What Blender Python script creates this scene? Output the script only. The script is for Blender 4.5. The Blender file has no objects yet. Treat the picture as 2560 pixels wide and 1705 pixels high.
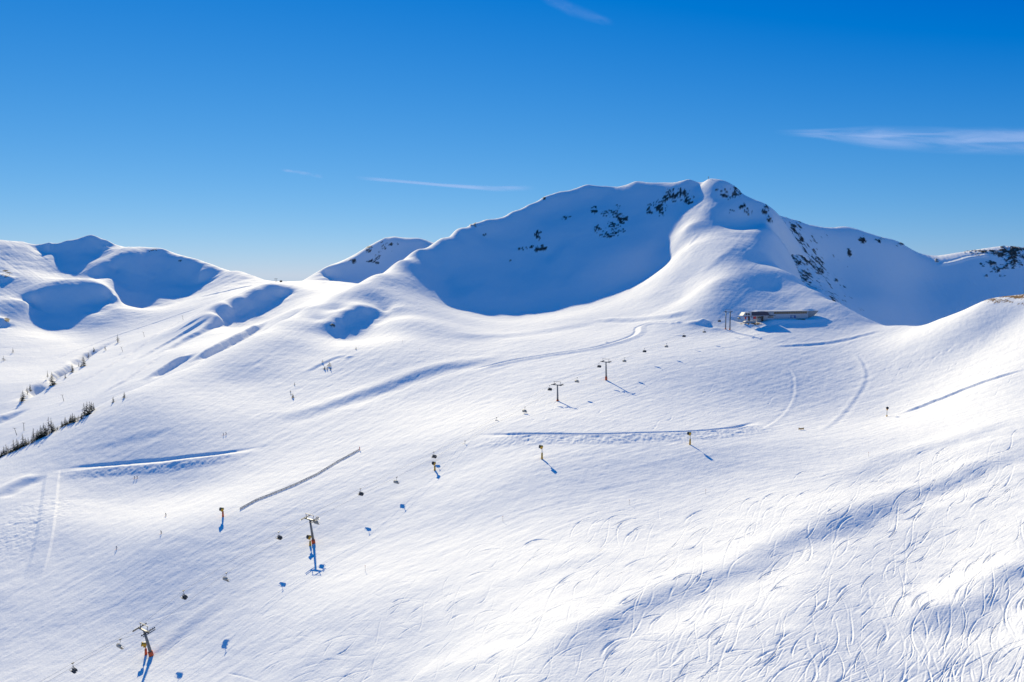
import bpy, bmesh, math, random, time
import numpy as np
from mathutils import Vector, Matrix
T0 = time.time()
random.seed(5); rng = np.random.default_rng(5)
scn = bpy.context.scene
COL = scn.collection
QUAL = 1.0                      # mesh density factor

# ------------------------------------------------------------------ camera
F = 1900.0; PITCH = math.radians(4.9); CAMZ = 200.0
cam_d = bpy.data.cameras.new('camera'); cam = bpy.data.objects.new('camera', cam_d); COL.objects.link(cam)
cam.location = (0, 0, CAMZ); cam.rotation_euler = (math.radians(90) - PITCH, 0, 0)
cam_d.sensor_width = 36.0; cam_d.lens = 36.0 * F / 2560.0
cam_d.clip_start = 1.0; cam_d.clip_end = 60000.0
scn.camera = cam

# ------------------------------------------------------------------ sky, sun, exposure
SUN_AZ = math.radians(-19.2); SUN_EL = math.radians(26.0)
SUN = Vector((math.sin(SUN_AZ) * math.cos(SUN_EL), math.cos(SUN_AZ) * math.cos(SUN_EL), math.sin(SUN_EL)))
world = bpy.data.worlds.new("World"); scn.world = world; world.use_nodes = True
wn = world.node_tree.nodes; wl = world.node_tree.links
wn.clear()
w_out = wn.new('ShaderNodeOutputWorld'); w_bg = wn.new('ShaderNodeBackground')
w_sky = wn.new('ShaderNodeTexSky'); w_sky.sky_type = 'NISHITA'; w_sky.sun_disc = False
w_sky.sun_elevation = SUN_EL; w_sky.sun_rotation = SUN_AZ
w_sky.altitude = 2000; w_sky.air_density = 1.0; w_sky.dust_density = 0.0; w_sky.ozone_density = 3.0
w_sep = wn.new('ShaderNodeSeparateColor'); w_com = wn.new('ShaderNodeCombineColor')
def wmath(op, a, b):
    n = wn.new('ShaderNodeMath'); n.operation = op; n.use_clamp = False
    for k, v in enumerate((a, b)):
        if isinstance(v, float): n.inputs[k].default_value = v
        else: wl.new(v, n.inputs[k])
    return n.outputs[0]
# the deep polarised blue of thin mountain air: less red and green, blue that levels off
w_r = wmath('MAXIMUM', wmath('MULTIPLY', wmath('SUBTRACT', w_sep.outputs[0], 1.75), .40), .0)
w_g = wmath('ADD', wmath('MULTIPLY', wmath('POWER', wmath('MAXIMUM', wmath('SUBTRACT', w_sep.outputs[1], 2.7), .0), .75), .72), .92)
w_b = wmath('MAXIMUM', wmath('MULTIPLY', wmath('POWER', w_sep.outputs[2], .45), 2.08), 3.2)
for k, v in enumerate((w_r, w_g, w_b)): wl.new(v, w_com.inputs[k])
w_bg.inputs['Strength'].default_value = 0.112
wl.new(w_sky.outputs[0], w_sep.inputs[0]); wl.new(w_com.outputs[0], w_bg.inputs['Color']); wl.new(w_bg.outputs[0], w_out.inputs['Surface'])
sun_d = bpy.data.lights.new('sun', 'SUN'); sun_d.energy = 5.0; sun_d.angle = math.radians(0.5); sun_d.color = (1.0, 0.87, 0.56)
sun_o = bpy.data.objects.new('sun', sun_d); COL.objects.link(sun_o)
sun_o.rotation_euler = (-SUN).to_track_quat('-Z', 'Y').to_euler()
sun_o.location = (0, 0, 900)
scn.view_settings.view_transform = 'Standard'; scn.view_settings.look = 'None'
scn.view_settings.exposure = 0.3; scn.view_settings.gamma = 1.0; scn.view_settings.use_curve_mapping = False
scn.cycles.max_bounces = 6; scn.cycles.diffuse_bounces = 1; scn.cycles.transparent_max_bounces = 8

# ------------------------------------------------------------------ picture <-> world
CT, ST = math.cos(PITCH), math.sin(PITCH)
def ue(px, py):
    "picture point -> (X/Y, Z/Y) of its line of sight (Z relative to the camera)"
    v = (852.5 - np.asarray(py, float)) / F; d = CT + v * ST
    return (np.asarray(px, float) - 1280.0) / F / d, (-ST + v * CT) / d
def to_px(x, y, z):
    "world (z relative to the camera) -> picture point"
    d = y * CT - z * ST; u = y * ST + z * CT
    return 1280 + F * x / d, 852.5 - F * u / d
def W(px, py, Y):
    U, E = ue(px, py); return np.array([U * Y, Y, E * Y])
SV = np.array(SUN)

# ------------------------------------------------------------------ heightfields z(U, L), U = x/y, L = ln y
class Field:
    def __init__(s): s.U = []; s.L = []; s.Z = []; s.S = {}
    def pt(s, px, py, Y):
        U, E = ue(px, py); s.U.append(float(U)); s.L.append(math.log(Y)); s.Z.append(float(E * Y))
    def pts(s, lst, smooth=4e-4, lift=0.0):
        q = lambda a, b, v: min(1, max(0, (v - a) / (b - a)))
        for px, py, Y in lst:
            s.S[len(s.U)] = smooth; s.pt(px, py, Y * (1 - lift * q(1100, 1300, px) * q(2300, 2050, px) * q(1015, 1080, py) * q(2300, 1750, py)))
    def w(s, x, y, z): s.U.append(x / y); s.L.append(math.log(y)); s.Z.append(z)
    def ridge(s, lst, back=((1.1, .28), (1.35, .30))):
        "skyline points, with the far side falling away behind them"
        for px, py, Y in lst:
            s.pt(px, py, Y); U, E = ue(px, py)
            for k, g in (((1.025, .5), (1.05, .42)) if py < 612 and Y > 1150 else ()) + tuple(back):
                s.U.append(float(U)); s.L.append(math.log(Y * k)); s.Z.append(float(E * Y - g * (k - 1) * Y))
    def bowl(s, crest, foot, sag=(.012, .02, .012), cp=True):
        """a face in shadow: crest (px,py,Y) throws it, foot (px,py) is where the shadow ends.
        Each foot point takes the depth at which the sun ray over the crest comes down there."""
        c = np.array(crest, float)
        svp = to_px(SV[0] * 1e6, SV[1] * 1e6, SV[2] * 1e6)
        if cp:
            for p in crest: s.pt(*p)
        for fx, fy in foot:
            best = None
            for a, b in zip(c[:-1], c[1:]):          # line foot -> sun meets the crest polyline
                d = np.array([svp[0] - fx, svp[1] - fy]); e = b[:2] - a[:2]
                M = np.array([[d[0], -e[0]], [d[1], -e[1]]])
                if abs(np.linalg.det(M)) < 1e-9: continue
                t, q = np.linalg.solve(M, a[:2] - np.array([fx, fy]))
                if t > 0 and -1e-6 <= q <= 1 + 1e-6:
                    if best is None or t > best[0]: best = (t, a + q * (b - a))
            if best is None: continue
            R = W(*best[1]); U, E = ue(fx, fy)
            # R - k*S projects on (fx,fy): z = E*y
            k = (R[2] - E * R[1]) / (SV[2] - E * SV[1])
            S = R - k * SV
            s.w(*S)
            for fr, sg in zip((.25, .5, .75), sag):
                Q = R - fr * k * SV; g = (1 + sg)
                s.w(*(Q * g))
    def solve(s):
        P = np.array([s.U, s.L]).T; z = np.array(s.Z)
        key = np.round(P / .004).astype(int); _, i = np.unique(key, axis=0, return_index=True); P = P[i]; z = z[i]
        n = len(P); d2 = ((P[:, None] - P[None]) ** 2).sum(-1)
        K = .5 * d2 * np.log(d2 + 1e-12) + np.diag(np.array([s.S.get(int(k), 1e-6) for k in i]))
        A = np.zeros((n + 3, n + 3)); A[:n, :n] = K; A[:n, n] = 1; A[:n, n + 1:] = P; A[n:, :n] = A[:n, n:].T
        s.c = np.linalg.solve(A, np.concatenate([z, np.zeros(3)])); s.P = P
    def raw(s, U, L):
        out = np.empty(U.size); u = U.ravel(); l = L.ravel(); n = len(s.P)
        for k in range(0, u.size, 20000):
            d2 = (u[k:k + 20000, None] - s.P[:, 0]) ** 2 + (l[k:k + 20000, None] - s.P[:, 1]) ** 2
            out[k:k + 20000] = (.5 * d2 * np.log(d2 + 1e-12)) @ s.c[:n] + s.c[n] + s.c[n + 1] * u[k:k + 20000] + s.c[n + 2] * l[k:k + 20000]
        return out.reshape(U.shape)
    def grid(s, U0, U1, Y0, Y1, nu, nl):
        s.gu = np.linspace(U0, U1, nu); s.gl = np.linspace(math.log(Y0), math.log(Y1), nl)
        s.g = s.raw(*np.meshgrid(s.gu, s.gl))
    def at(s, U, L):
        "cubic lookup in the coarse grid"
        fu = np.clip((np.asarray(U) - s.gu[0]) / (s.gu[1] - s.gu[0]), 1, len(s.gu) - 2.001)
        fl = np.clip((np.asarray(L) - s.gl[0]) / (s.gl[1] - s.gl[0]), 1, len(s.gl) - 2.001)
        i = np.floor(fu).astype(int); j = np.floor(fl).astype(int); a = fu - i; b = fl - j
        i = np.minimum(i, len(s.gu) - 3); j = np.minimum(j, len(s.gl) - 3)
        def wts(t): return (-.5*t**3+t**2-.5*t, 1.5*t**3-2.5*t**2+1, -1.5*t**3+2*t**2+.5*t, .5*t**3-.5*t**2)
        wu = wts(a); wl_ = wts(b); r = 0
        for dj in range(4):
            q = 0
            for di in range(4): q = q + wu[di] * s.g[j + dj - 1, i + di - 1]
            r = r + wl_[dj] * q
        return r
    def hit(s, px, py, Ymin=None, Ymax=None):
        "first visible point under a picture point"
        U, E = ue(px, py); L = np.linspace(math.log(Ymin) if Ymin else s.gl[1], math.log(Ymax) if Ymax else s.gl[-2], 3000)
        h = s.at(np.full(L.shape, float(U)), L) - float(E) * np.exp(L)
        k = np.argmax(h > 0)
        if h[k] <= 0: k = int(np.argmax(h))
        elif k > 0:
            t = -h[k - 1] / (h[k] - h[k - 1]); Lk = L[k - 1] + t * (L[k] - L[k - 1]); Y = math.exp(Lk)
            return np.array([float(U) * Y, Y, float(E) * Y])
        Y = math.exp(L[k]); return np.array([float(U) * Y, Y, float(s.at(float(U), L[k]))])
    def z(s, x, y): return s.at(np.asarray(x) / np.asarray(y), np.log(y))

# ---- the near slope with the big mountain
A = Field()
A.ridge([(-350, 1290, 500), (-150, 1205, 520), (0, 1140, 540), (75, 1103, 560), (150, 1066, 580), (230, 1025, 600), (300, 988, 620), (420, 938, 665), (540, 885, 715),
         (620, 845, 760), (700, 803, 815), (770, 767, 865), (830, 738, 915), (876, 716, 950), (930, 690, 1000), (1000, 652, 1075), (1050, 623, 1130), (1100, 598, 1185),
         (1140, 575, 1220), (1180, 560, 1250), (1213, 549, 1268), (1243, 546, 1285), (1278, 530, 1305), (1320, 512, 1325), (1362, 491, 1345), (1397, 479, 1360),
         (1466, 462, 1375), (1516, 465, 1375), (1590, 453, 1365), (1665, 456, 1345), (1724, 448, 1325), (1772, 447, 1310), (1800, 449, 1298),
         (1816, 453, 1290), (1839, 467, 1282), (1879, 497, 1262), (1908, 508, 1250)])
crest = [(1076, 640, 1125), (1100, 619, 1150), (1145, 598, 1185), (1207, 588, 1225), (1240, 580, 1242), (1293, 560, 1270), (1335, 534, 1300), (1385, 509, 1325), (1451, 491, 1345),
         (1516, 484, 1352), (1576, 465, 1352), (1635, 457, 1345), (1665, 458, 1338), (1724, 452, 1320), (1750, 462, 1308)]
foot = [(1697, 530), (1690, 560), (1683, 580), (1668, 613), (1662, 655), (1650, 673), (1605, 702), (1546, 726), (1500, 736), (1457, 744), (1420, 751), (1382, 757), (1345, 767), (1308, 777), (1263, 783),
        (1225, 786), (1189, 783), (1145, 771), (1100, 756)]
A.bowl(crest, foot[1:9], sag=(.004, .006, .003)); A.bowl(crest, foot[9:], cp=False)
# spine on the right
A.pts([(1930, 610, 1100), (1938, 640, 1065), (1945, 665, 1035), (1963, 682, 1005)], 1e-5)
for px, Yk, zz in ((1936, 1262, 96), (1965, 1262, 74), (1915, 1212, 95), (1940, 1205, 74), (1975, 1225, 42), (1985, 1165, 6), (2030, 1190, -22), (2000, 1110, -22), (2060, 1110, -68), (2010, 1050, -40), (2080, 1040, -78), (2050, 1250, -25), (2100, 1180, -90), (1990, 1300, 40), (2050, 1330, -10), (1960, 1380, 15), (2000, 1420, -25), (1960, 1500, -60), (2060, 1500, -100), (1880, 1600, -60), (2150, 1350, -120)): A.w((px - 1280) / F * Yk, Yk, zz)
A.ridge([(2010, 708, 955), (2065, 741, 895), (2080, 754, 872), (2102, 760, 856), (2138, 780, 832),
         (2175, 800, 808), (2197, 812, 796), (2260, 814, 782), (2321, 812, 755), (2357, 796, 735), (2412, 774, 710), (2467, 750, 700), (2540, 738, 700), (2620, 728, 690), (2800, 715, 660)],
        back=((1.08, .4), (1.25, .5), (1.45, .45)))
A.pts([(1800, 515, 1215), (1840, 530, 1206), (1880, 545, 1207), (1860, 515, 1226), (1825, 490, 1252), (1820, 560, 1172), (1900, 560, 1190), (1860, 575, 1166), (1920, 565, 1178), (1938, 586, 1142)], 2e-5)
A.pts([(1745, 500, 1262), (1720, 500, 1275), (1720, 560, 1160), (1715, 620, 1070), (1720, 700, 960), (1800, 480, 1255), (1800, 600, 1058), (1800, 640, 980), (1860, 595, 1085), (1855, 660, 952),
       (1850, 720, 868), (1900, 660, 975), (1930, 720, 892), (1790, 700, 890), (1780, 760, 830), (1700, 750, 898), (1640, 760, 905), (1560, 770, 930), (1900, 770, 818), (1980, 760, 845), (2020, 770, 828),
       (1640, 730, 955)], 2.5e-4)
# plateau under the bowl
A.pts([(1000, 740, 905), (1020, 760, 890), (960, 720, 950), (1000, 800, 790), (1100, 800, 845), (1200, 820, 850), (1300, 812, 880), (1400, 795, 905), (1500, 775, 935), (1600, 790, 870), (1450, 840, 770), (1560, 815, 830),
       (1000, 850, 710), (1000, 900, 650), (1000, 945, 610), (1000, 1000, 562), (1100, 860, 720), (1200, 860, 745), (1300, 850, 745), (1300, 890, 672), (1420, 875, 690), (1550, 850, 725), (1640, 812, 800), (1200, 905, 650), (1200, 960, 580),
       (860, 870, 700), (860, 930, 640), (800, 960, 615), (760, 890, 700), (740, 1000, 580), (740, 1060, 525), (860, 1020, 548), (600, 960, 630), (600, 1060, 528), (500, 980, 602), (450, 1060, 530), (300, 1080, 530)], 2e-3)
# hollow in the flank
A.bowl([(835, 806, 800), (847, 797, 812), (876, 777, 835), (912, 769, 850), (942, 772, 862), (962, 778, 868)], [(936, 809), (915, 822), (897, 836), (880, 843), (862, 848), (842, 848)], sag=(.004, .006, .003))
A.pts([(880, 752, 880), (930, 752, 893), (985, 770, 868), (800, 800, 812), (780, 830, 772), (820, 850, 752), (840, 775, 850), (980, 800, 812)], 1e-5)
# lift line and pistes
A.pts([(378, 1622, 282), (784, 1352, 343), (1394, 1003, 509), (1515, 951, 563), (1822, 832, 760)], 5e-4)
A.pts([(1700, 880, 660), (1600, 915, 605), (1250, 1060, 463), (1120, 1120, 428),
       (1900, 830, 738), (1960, 832, 745), (1960, 810, 778), (1860, 800, 808), (2060, 800, 815), (1750, 900, 630), (1900, 900, 640), (1900, 1000, 545), (1750, 1000, 522), (1600, 1010, 500), (1700, 1055, 478),
       (1390, 1092, 450), (1725, 1085, 462), (1180, 1097, 442), (1870, 1075, 478), (1355, 1150, 405), (1725, 1118, 429), (1900, 1110, 442), (1083, 1180, 402),
       (897, 1127, 455), (750, 1200, 412), (600, 1273, 377), (557, 1295, 370), (400, 1333, 362), (640, 1127, 482), (480, 1150, 474), (320, 1165, 484), (145, 1182, 482), (125, 1300, 405), (260, 1250, 440), (450, 1230, 440),
       (0, 1220, 460), (0, 1300, 413), (0, 1480, 338), (200, 1450, 340), (0, 1600, 303), (560, 1450, 318), (150, 1400, 365), (-300, 1480, 350), (-300, 1750, 280)], 4e-3, .075)
A.pts([(2217, 1042, 520), (2003, 1072, 492), (2100, 1000, 560), (2100, 900, 665), (2000, 880, 680), (2000, 950, 600), (2145, 890, 680), (2200, 850, 735), (2100, 830, 775), (2300, 830, 732), (2250, 900, 650), (2300, 960, 580), (2400, 880, 632), (2400, 970, 535),
       (2500, 830, 645), (2500, 940, 525), (2560, 925, 525), (2560, 800, 645), (2560, 870, 580), (2800, 900, 520),
       (2560, 1050, 405), (2400, 1060, 430), (2300, 1100, 415), (2150, 1110, 430), (2000, 1180, 396), (1800, 1180, 400), (1600, 1180, 393), (1400, 1200, 381), (1200, 1230, 369), (1000, 1280, 360),
       (2560, 1180, 332), (2300, 1230, 325), (2100, 1260, 322), (2000, 1300, 312), (1700, 1300, 328), (1400, 1320, 327), (1150, 1320, 335), (2560, 1320, 265), (2300, 1370, 262), (2000, 1400, 266), (1700, 1400, 275), (1400, 1410, 283), (1100, 1450, 277),
       (1400, 1530, 241), (1700, 1500, 239), (2000, 1500, 229), (2300, 1500, 219), (2560, 1500, 208), (850, 1500, 278), (800, 1620, 250), (1100, 1600, 236), (1400, 1640, 213),
       (2560, 1705, 170), (2000, 1705, 186), (1500, 1705, 201), (1000, 1705, 222), (600, 1705, 249), (200, 1705, 266), (-200, 1705, 282), (2800, 1400, 230), (2800, 1705, 160), (2800, 1150, 340)], 4e-3, .075)
for x, y, z in ((-90, 100, -132), (-30, 100, -118), (30, 100, -106), (90, 100, -94), (-50, 55, -132), (0, 55, -114), (50, 55, -98), (-150, 170, -140), (-60, 150, -124), (150, 150, -88)): A.w(x, y, z)

for px in range(-500, 1000, 250):
    for Yk in (1100 + max(0, px) * .45, 1900): A.w((px - 1280) / F * Yk, Yk, -250 + max(0, px) * .1)
for px in range(1950, 3100, 250):
    for Yk in ((1180, 1900) if px > 2150 else (1900,)): A.w((px - 1280) / F * Yk, Yk, -230)
for px in range(1050, 1900, 200): A.w((px - 1280) / F * 1900, 1900, -60)

# ---- left mountains and valley
B = Field()
B.ridge([(-300, 640, 1900), (-100, 600, 1900), (0, 603, 1900), (56, 604, 1900), (119, 606, 1895), (166, 601, 1895), (229, 587, 1900), (267, 602, 1890), (297, 613, 1885), (333, 621, 1870), (380, 621, 1830), (404, 622, 1810), (446, 645, 1770),
         (481, 656, 1750), (517, 664, 1730), (553, 677, 1700), (594, 678, 1670), (630, 688, 1640), (666, 701, 1600), (700, 704, 1560), (760, 702, 1560), (800, 702, 1580), (880, 712, 1600)])
B.bowl([(56, 606, 1890), (125, 610, 1885), (166, 605, 1888), (208, 596, 1890), (230, 602, 1880), (262, 611, 1868), (285, 618, 1860)],
       [(89, 628), (101, 640), (117, 643), (134, 661), (146, 679), (178, 685), (202, 676), (220, 658), (247, 646), (262, 628)], sag=(.008, .012, .008))
B.bowl([(262, 672, 1690), (273, 655, 1715), (312, 645, 1735), (354, 640, 1750), (385, 627, 1790), (404, 624, 1805), (416, 635, 1790), (446, 653, 1760), (480, 666, 1740), (502, 683, 1700), (550, 694, 1650)],
       [(282, 700), (294, 732), (309, 762), (348, 771), (374, 765), (392, 753), (434, 746), (476, 735), (505, 718), (530, 705)], sag=(.008, .014, .01))
B.bowl([(66, 756, 1480), (98, 735, 1515), (125, 725, 1530), (178, 717, 1545), (223, 716, 1555), (262, 720, 1555), (288, 738, 1540)],
       [(74, 775), (86, 807), (113, 823), (149, 825), (172, 822), (193, 804), (214, 786), (247, 780), (268, 765)], sag=(.008, .014, .01))
B.bowl([(545, 790, 1170), (574, 768, 1215), (609, 747, 1255), (654, 729, 1290), (700, 722, 1310), (738, 728, 1310)],
       [(562, 813), (583, 815), (600, 809), (630, 802), (674, 777), (704, 756), (728, 738)], sag=(.006, .01, .006))
B.pts([(0, 650, 1740), (30, 690, 1640), (100, 690, 1660), (60, 720, 1570), (178, 700, 1660), (230, 690, 1690), (0, 740, 1530), (30, 770, 1440), (0, 860, 1230), (60, 840, 1300), (250, 700, 1660), (290, 770, 1460), (240, 800, 1410),
       (150, 850, 1290), (350, 800, 1400), (420, 780, 1420), (500, 750, 1460), (560, 720, 1530), (620, 710, 1540), (660, 712, 1500), (600, 735, 1330), (540, 765, 1290), (480, 800, 1220), (690, 713, 1400), (760, 715, 1400), (820, 722, 1400),
       (200, 860, 1270), (100, 900, 1130), (0, 960, 960), (0, 1040, 830), (0, 1130, 690), (300, 850, 1250), (200, 920, 1040), (150, 980, 900), (150, 1050, 740), (300, 900, 1040), (300, 960, 830), (400, 850, 1130), (400, 900, 930), (460, 880, 930),
       (540, 850, 1000), (540, 830, 1080), (620, 825, 1060), (690, 790, 1130), (760, 750, 1230), (740, 770, 1100), (820, 745, 1150), (-200, 800, 1400), (-200, 1000, 900), (-300, 1250, 640)])

for px, zz in ((-300, -170), (0, -165), (150, -160), (300, -155), (450, -150), (600, -145), (700, -140), (800, -135), (900, -130)):
    B.w((px - 1280) / F * 480, 480, zz)
for px, Yk, zz in ((600, 620, -130), (700, 640, -125), (800, 700, -115), (900, 760, -110), (700, 800, -105), (800, 880, -95), (900, 980, -85)): B.w((px - 1280) / F * Yk, Yk, zz)

# ---- far peak in the gap
D = Field()
D.ridge([(690, 725, 2200), (760, 703, 2250), (784, 690, 2270), (814, 676, 2290), (847, 658, 2310), (885, 640, 2330), (921, 618, 2340), (963, 594, 2350), (986, 591, 2340), (1028, 595, 2320), (1046, 595, 2310), (1070, 602, 2300), (1100, 610, 2290), (1200, 640, 2280)])
D.bowl([(800, 686, 2270), (830, 669, 2290), (850, 658, 2303), (888, 641, 2320), (924, 620, 2330), (965, 597, 2340), (990, 593, 2330), (1046, 597, 2300), (1080, 606, 2290), (1120, 618, 2280)],
       [(816, 695), (826, 705), (838, 714), (876, 718), (930, 712), (980, 706), (1030, 700), (1080, 700)], sag=(.006, .01, .008))
D.pts([(760, 715, 2100), (820, 730, 1980), (900, 735, 1950), (1000, 730, 1950), (1100, 730, 1950), (700, 740, 2050)])

# ---- shaded ridge on the right
C = Field()
C.ridge([(1750, 570, 1380), (1850, 550, 1365), (1908, 530, 1350), (1934, 536, 1348), (1981, 551, 1370), (2029, 568, 1400), (2080, 573, 1425), (2109, 570, 1435), (2146, 578, 1437), (2193, 593, 1437), (2241, 603, 1437), (2284, 626, 1435), (2321, 638, 1435), (2343, 640, 1435),
         (2387, 634, 1435), (2430, 629, 1435), (2485, 621, 1435), (2522, 619, 1435), (2560, 624, 1435), (2700, 640, 1430)])
C.pts([(1960, 580, 1275), (1960, 640, 1205), (2000, 640, 1235), (2000, 700, 1150), (2060, 730, 1060), (2090, 770, 1030), (2060, 650, 1300), (2110, 650, 1322), (2110, 720, 1237), (2150, 800, 1080), (2200, 680, 1312), (2200, 750, 1228), (2200, 820, 1155), (2300, 700, 1345), (2300, 760, 1270), (2300, 820, 1205),
       (2400, 680, 1367), (2400, 740, 1295), (2400, 800, 1230), (2500, 660, 1388), (2500, 720, 1315), (2500, 770, 1255), (2600, 680, 1368), (2600, 760, 1270), (2700, 720, 1330), (2300, 900, 1150), (2500, 900, 1140), (2100, 880, 980), (1900, 800, 1000),
       (1880, 640, 1240), (1900, 700, 1160), (1900, 760, 1060), (1800, 700, 1200)])
for f_, a in ((A, (-.95, .95, 45, 2000, 700, 900)), (B, (-.95, -.15, 450, 3000, 420, 420)), (D, (-.38, 0, 1700, 3300, 200, 200)), (C, (.2, .95, 850, 2300, 420, 300))):
    f_.solve(); f_.grid(*a)
print('fields', time.time() - T0)

# ------------------------------------------------------------------ materials
def mat(name, color, rough=.6, metal=0.0, noise=0.0, nscale=3.0, spec=.5):
    m = bpy.data.materials.new(name); m.use_nodes = True; nt = m.node_tree; b = nt.nodes['Principled BSDF']
    b.inputs['Roughness'].default_value = rough; b.inputs['Metallic'].default_value = metal; b.inputs['Specular IOR Level'].default_value = spec
    b.inputs['Base Color'].default_value = (*color, 1)
    if noise:
        tc = nt.nodes.new('ShaderNodeTexCoord'); n = nt.nodes.new('ShaderNodeTexNoise'); n.inputs['Scale'].default_value = nscale; n.inputs['Detail'].default_value = 6
        mx = nt.nodes.new('ShaderNodeMix'); mx.data_type = 'RGBA'; mx.blend_type = 'MULTIPLY'
        r = nt.nodes.new('ShaderNodeValToRGB'); r.color_ramp.elements[0].position = .3; r.color_ramp.elements[1].position = .7
        r.color_ramp.elements[0].color = (1 - noise,) * 3 + (1,); r.color_ramp.elements[1].color = (1, 1, 1, 1)
        nt.links.new(tc.outputs['Object'], n.inputs['Vector']); nt.links.new(n.outputs['Fac'], r.inputs['Fac'])
        mx.inputs['Factor'].default_value = 1; mx.inputs[6].default_value = (*color, 1); nt.links.new(r.outputs['Color'], mx.inputs[7]); nt.links.new(mx.outputs[2], b.inputs['Base Color'])
    return m
def snow_mat():
    m = bpy.data.materials.new('snow'); m.use_nodes = True; nt = m.node_tree; b = nt.nodes['Principled BSDF']; N = nt.nodes.new; L = nt.links.new
    b.inputs['Specular IOR Level'].default_value = .12
    geo = N('ShaderNodeNewGeometry')
    def noise(scale, detail=5):
        n = N('ShaderNodeTexNoise'); n.inputs['Scale'].default_value = scale; n.inputs['Detail'].default_value = detail; L(geo.outputs['Position'], n.inputs['Vector']); return n.outputs['Fac']
    def ramp(f, cols):
        r = N('ShaderNodeValToRGB'); e = r.color_ramp.elements
        while len(e) < len(cols): e.new(.5)
        for k, (p, c) in enumerate(cols): e[k].position = p; e[k].color = (*c, 1)
        L(f, r.inputs['Fac']); return r.outputs['Color']
    def mix(f, a, c):
        x = N('ShaderNodeMix'); x.data_type = 'RGBA'; L(f, x.inputs['Factor']); L(a, x.inputs[6]); L(c, x.inputs[7]); return x.outputs[2]
    base = ramp(noise(.35), [(.3, (.85, .855, .875)), (.7, (.89, .89, .90))])
    at = N('ShaderNodeAttribute'); at.attribute_name = 'rock'; ag = N('ShaderNodeAttribute'); ag.attribute_name = 'grass'
    rock = ramp(noise(.25, 8), [(.3, (.025, .022, .02)), (.5, (.07, .06, .052)), (.72, (.16, .14, .12))])
    grass = ramp(noise(.5, 8), [(.3, (.12, .06, .025)), (.55, (.26, .15, .06)), (.75, (.38, .27, .14))])
    c = mix(at.outputs['Fac'], base, rock); c = mix(ag.outputs['Fac'], c, grass); L(c, b.inputs['Base Color'])
    b.inputs['Roughness'].default_value = .8
    bp = N('ShaderNodeBump'); bp.inputs['Strength'].default_value = .35; bp.inputs['Distance'].default_value = .25
    L(noise(1.6, 6), bp.inputs['Height'])
    b2 = N('ShaderNodeBump'); b2.inputs['Strength'].default_value = .22; b2.inputs['Distance'].default_value = 3.0; L(noise(.09, 9), b2.inputs['Height']); L(bp.outputs['Normal'], b2.inputs['Normal']); L(b2.outputs['Normal'], b.inputs['Normal'])
    return m
M_SNOW = snow_mat()

# ------------------------------------------------------------------ terrain meshes
def grid_mesh(name, X, Yg, Z, material, attrs=None):
    nl, nu = X.shape
    co = np.stack([X, Yg, Z + CAMZ], -1).astype(np.float32).reshape(-1, 3)
    i = np.arange(nl * nu, dtype=np.int32).reshape(nl, nu)
    q = np.stack([i[:-1, :-1], i[:-1, 1:], i[1:, 1:], i[1:, :-1]], -1).reshape(-1, 4)
    me = bpy.data.meshes.new(name); me.vertices.add(len(co)); me.vertices.foreach_set('co', co.ravel())
    me.loops.add(q.size); me.loops.foreach_set('vertex_index', q.ravel())
    me.polygons.add(len(q)); me.polygons.foreach_set('loop_start', np.arange(0, q.size, 4, dtype=np.int32)); me.polygons.foreach_set('loop_total', np.full(len(q), 4, dtype=np.int32))
    me.update(calc_edges=True); me.polygons.foreach_set('use_smooth', np.ones(len(q), dtype=bool))
    for k, v in (attrs or {}).items():
        a = me.attributes.new(k, 'FLOAT', 'POINT'); a.data.foreach_set('value', v.astype(np.float32).ravel())
    me.materials.append(material)
    o = bpy.data.objects.new(name, me); COL.objects.link(o); return o
def axes(U0, U1, nu, Y0, Y1, nl, a):
    "columns evenly in U, rows denser near the camera: density a/Y^2 + 1/Y"
    Y = np.exp(np.linspace(math.log(Y0), math.log(Y1), 4000)); c = -a / Y + np.log(Y); c = (c - c[0]) / (c[-1] - c[0])
    return np.linspace(U0, U1, nu), np.interp(np.linspace(0, 1, nl), c, Y)
def structure(o): o['kind'] = 'structure'; return o


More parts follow.
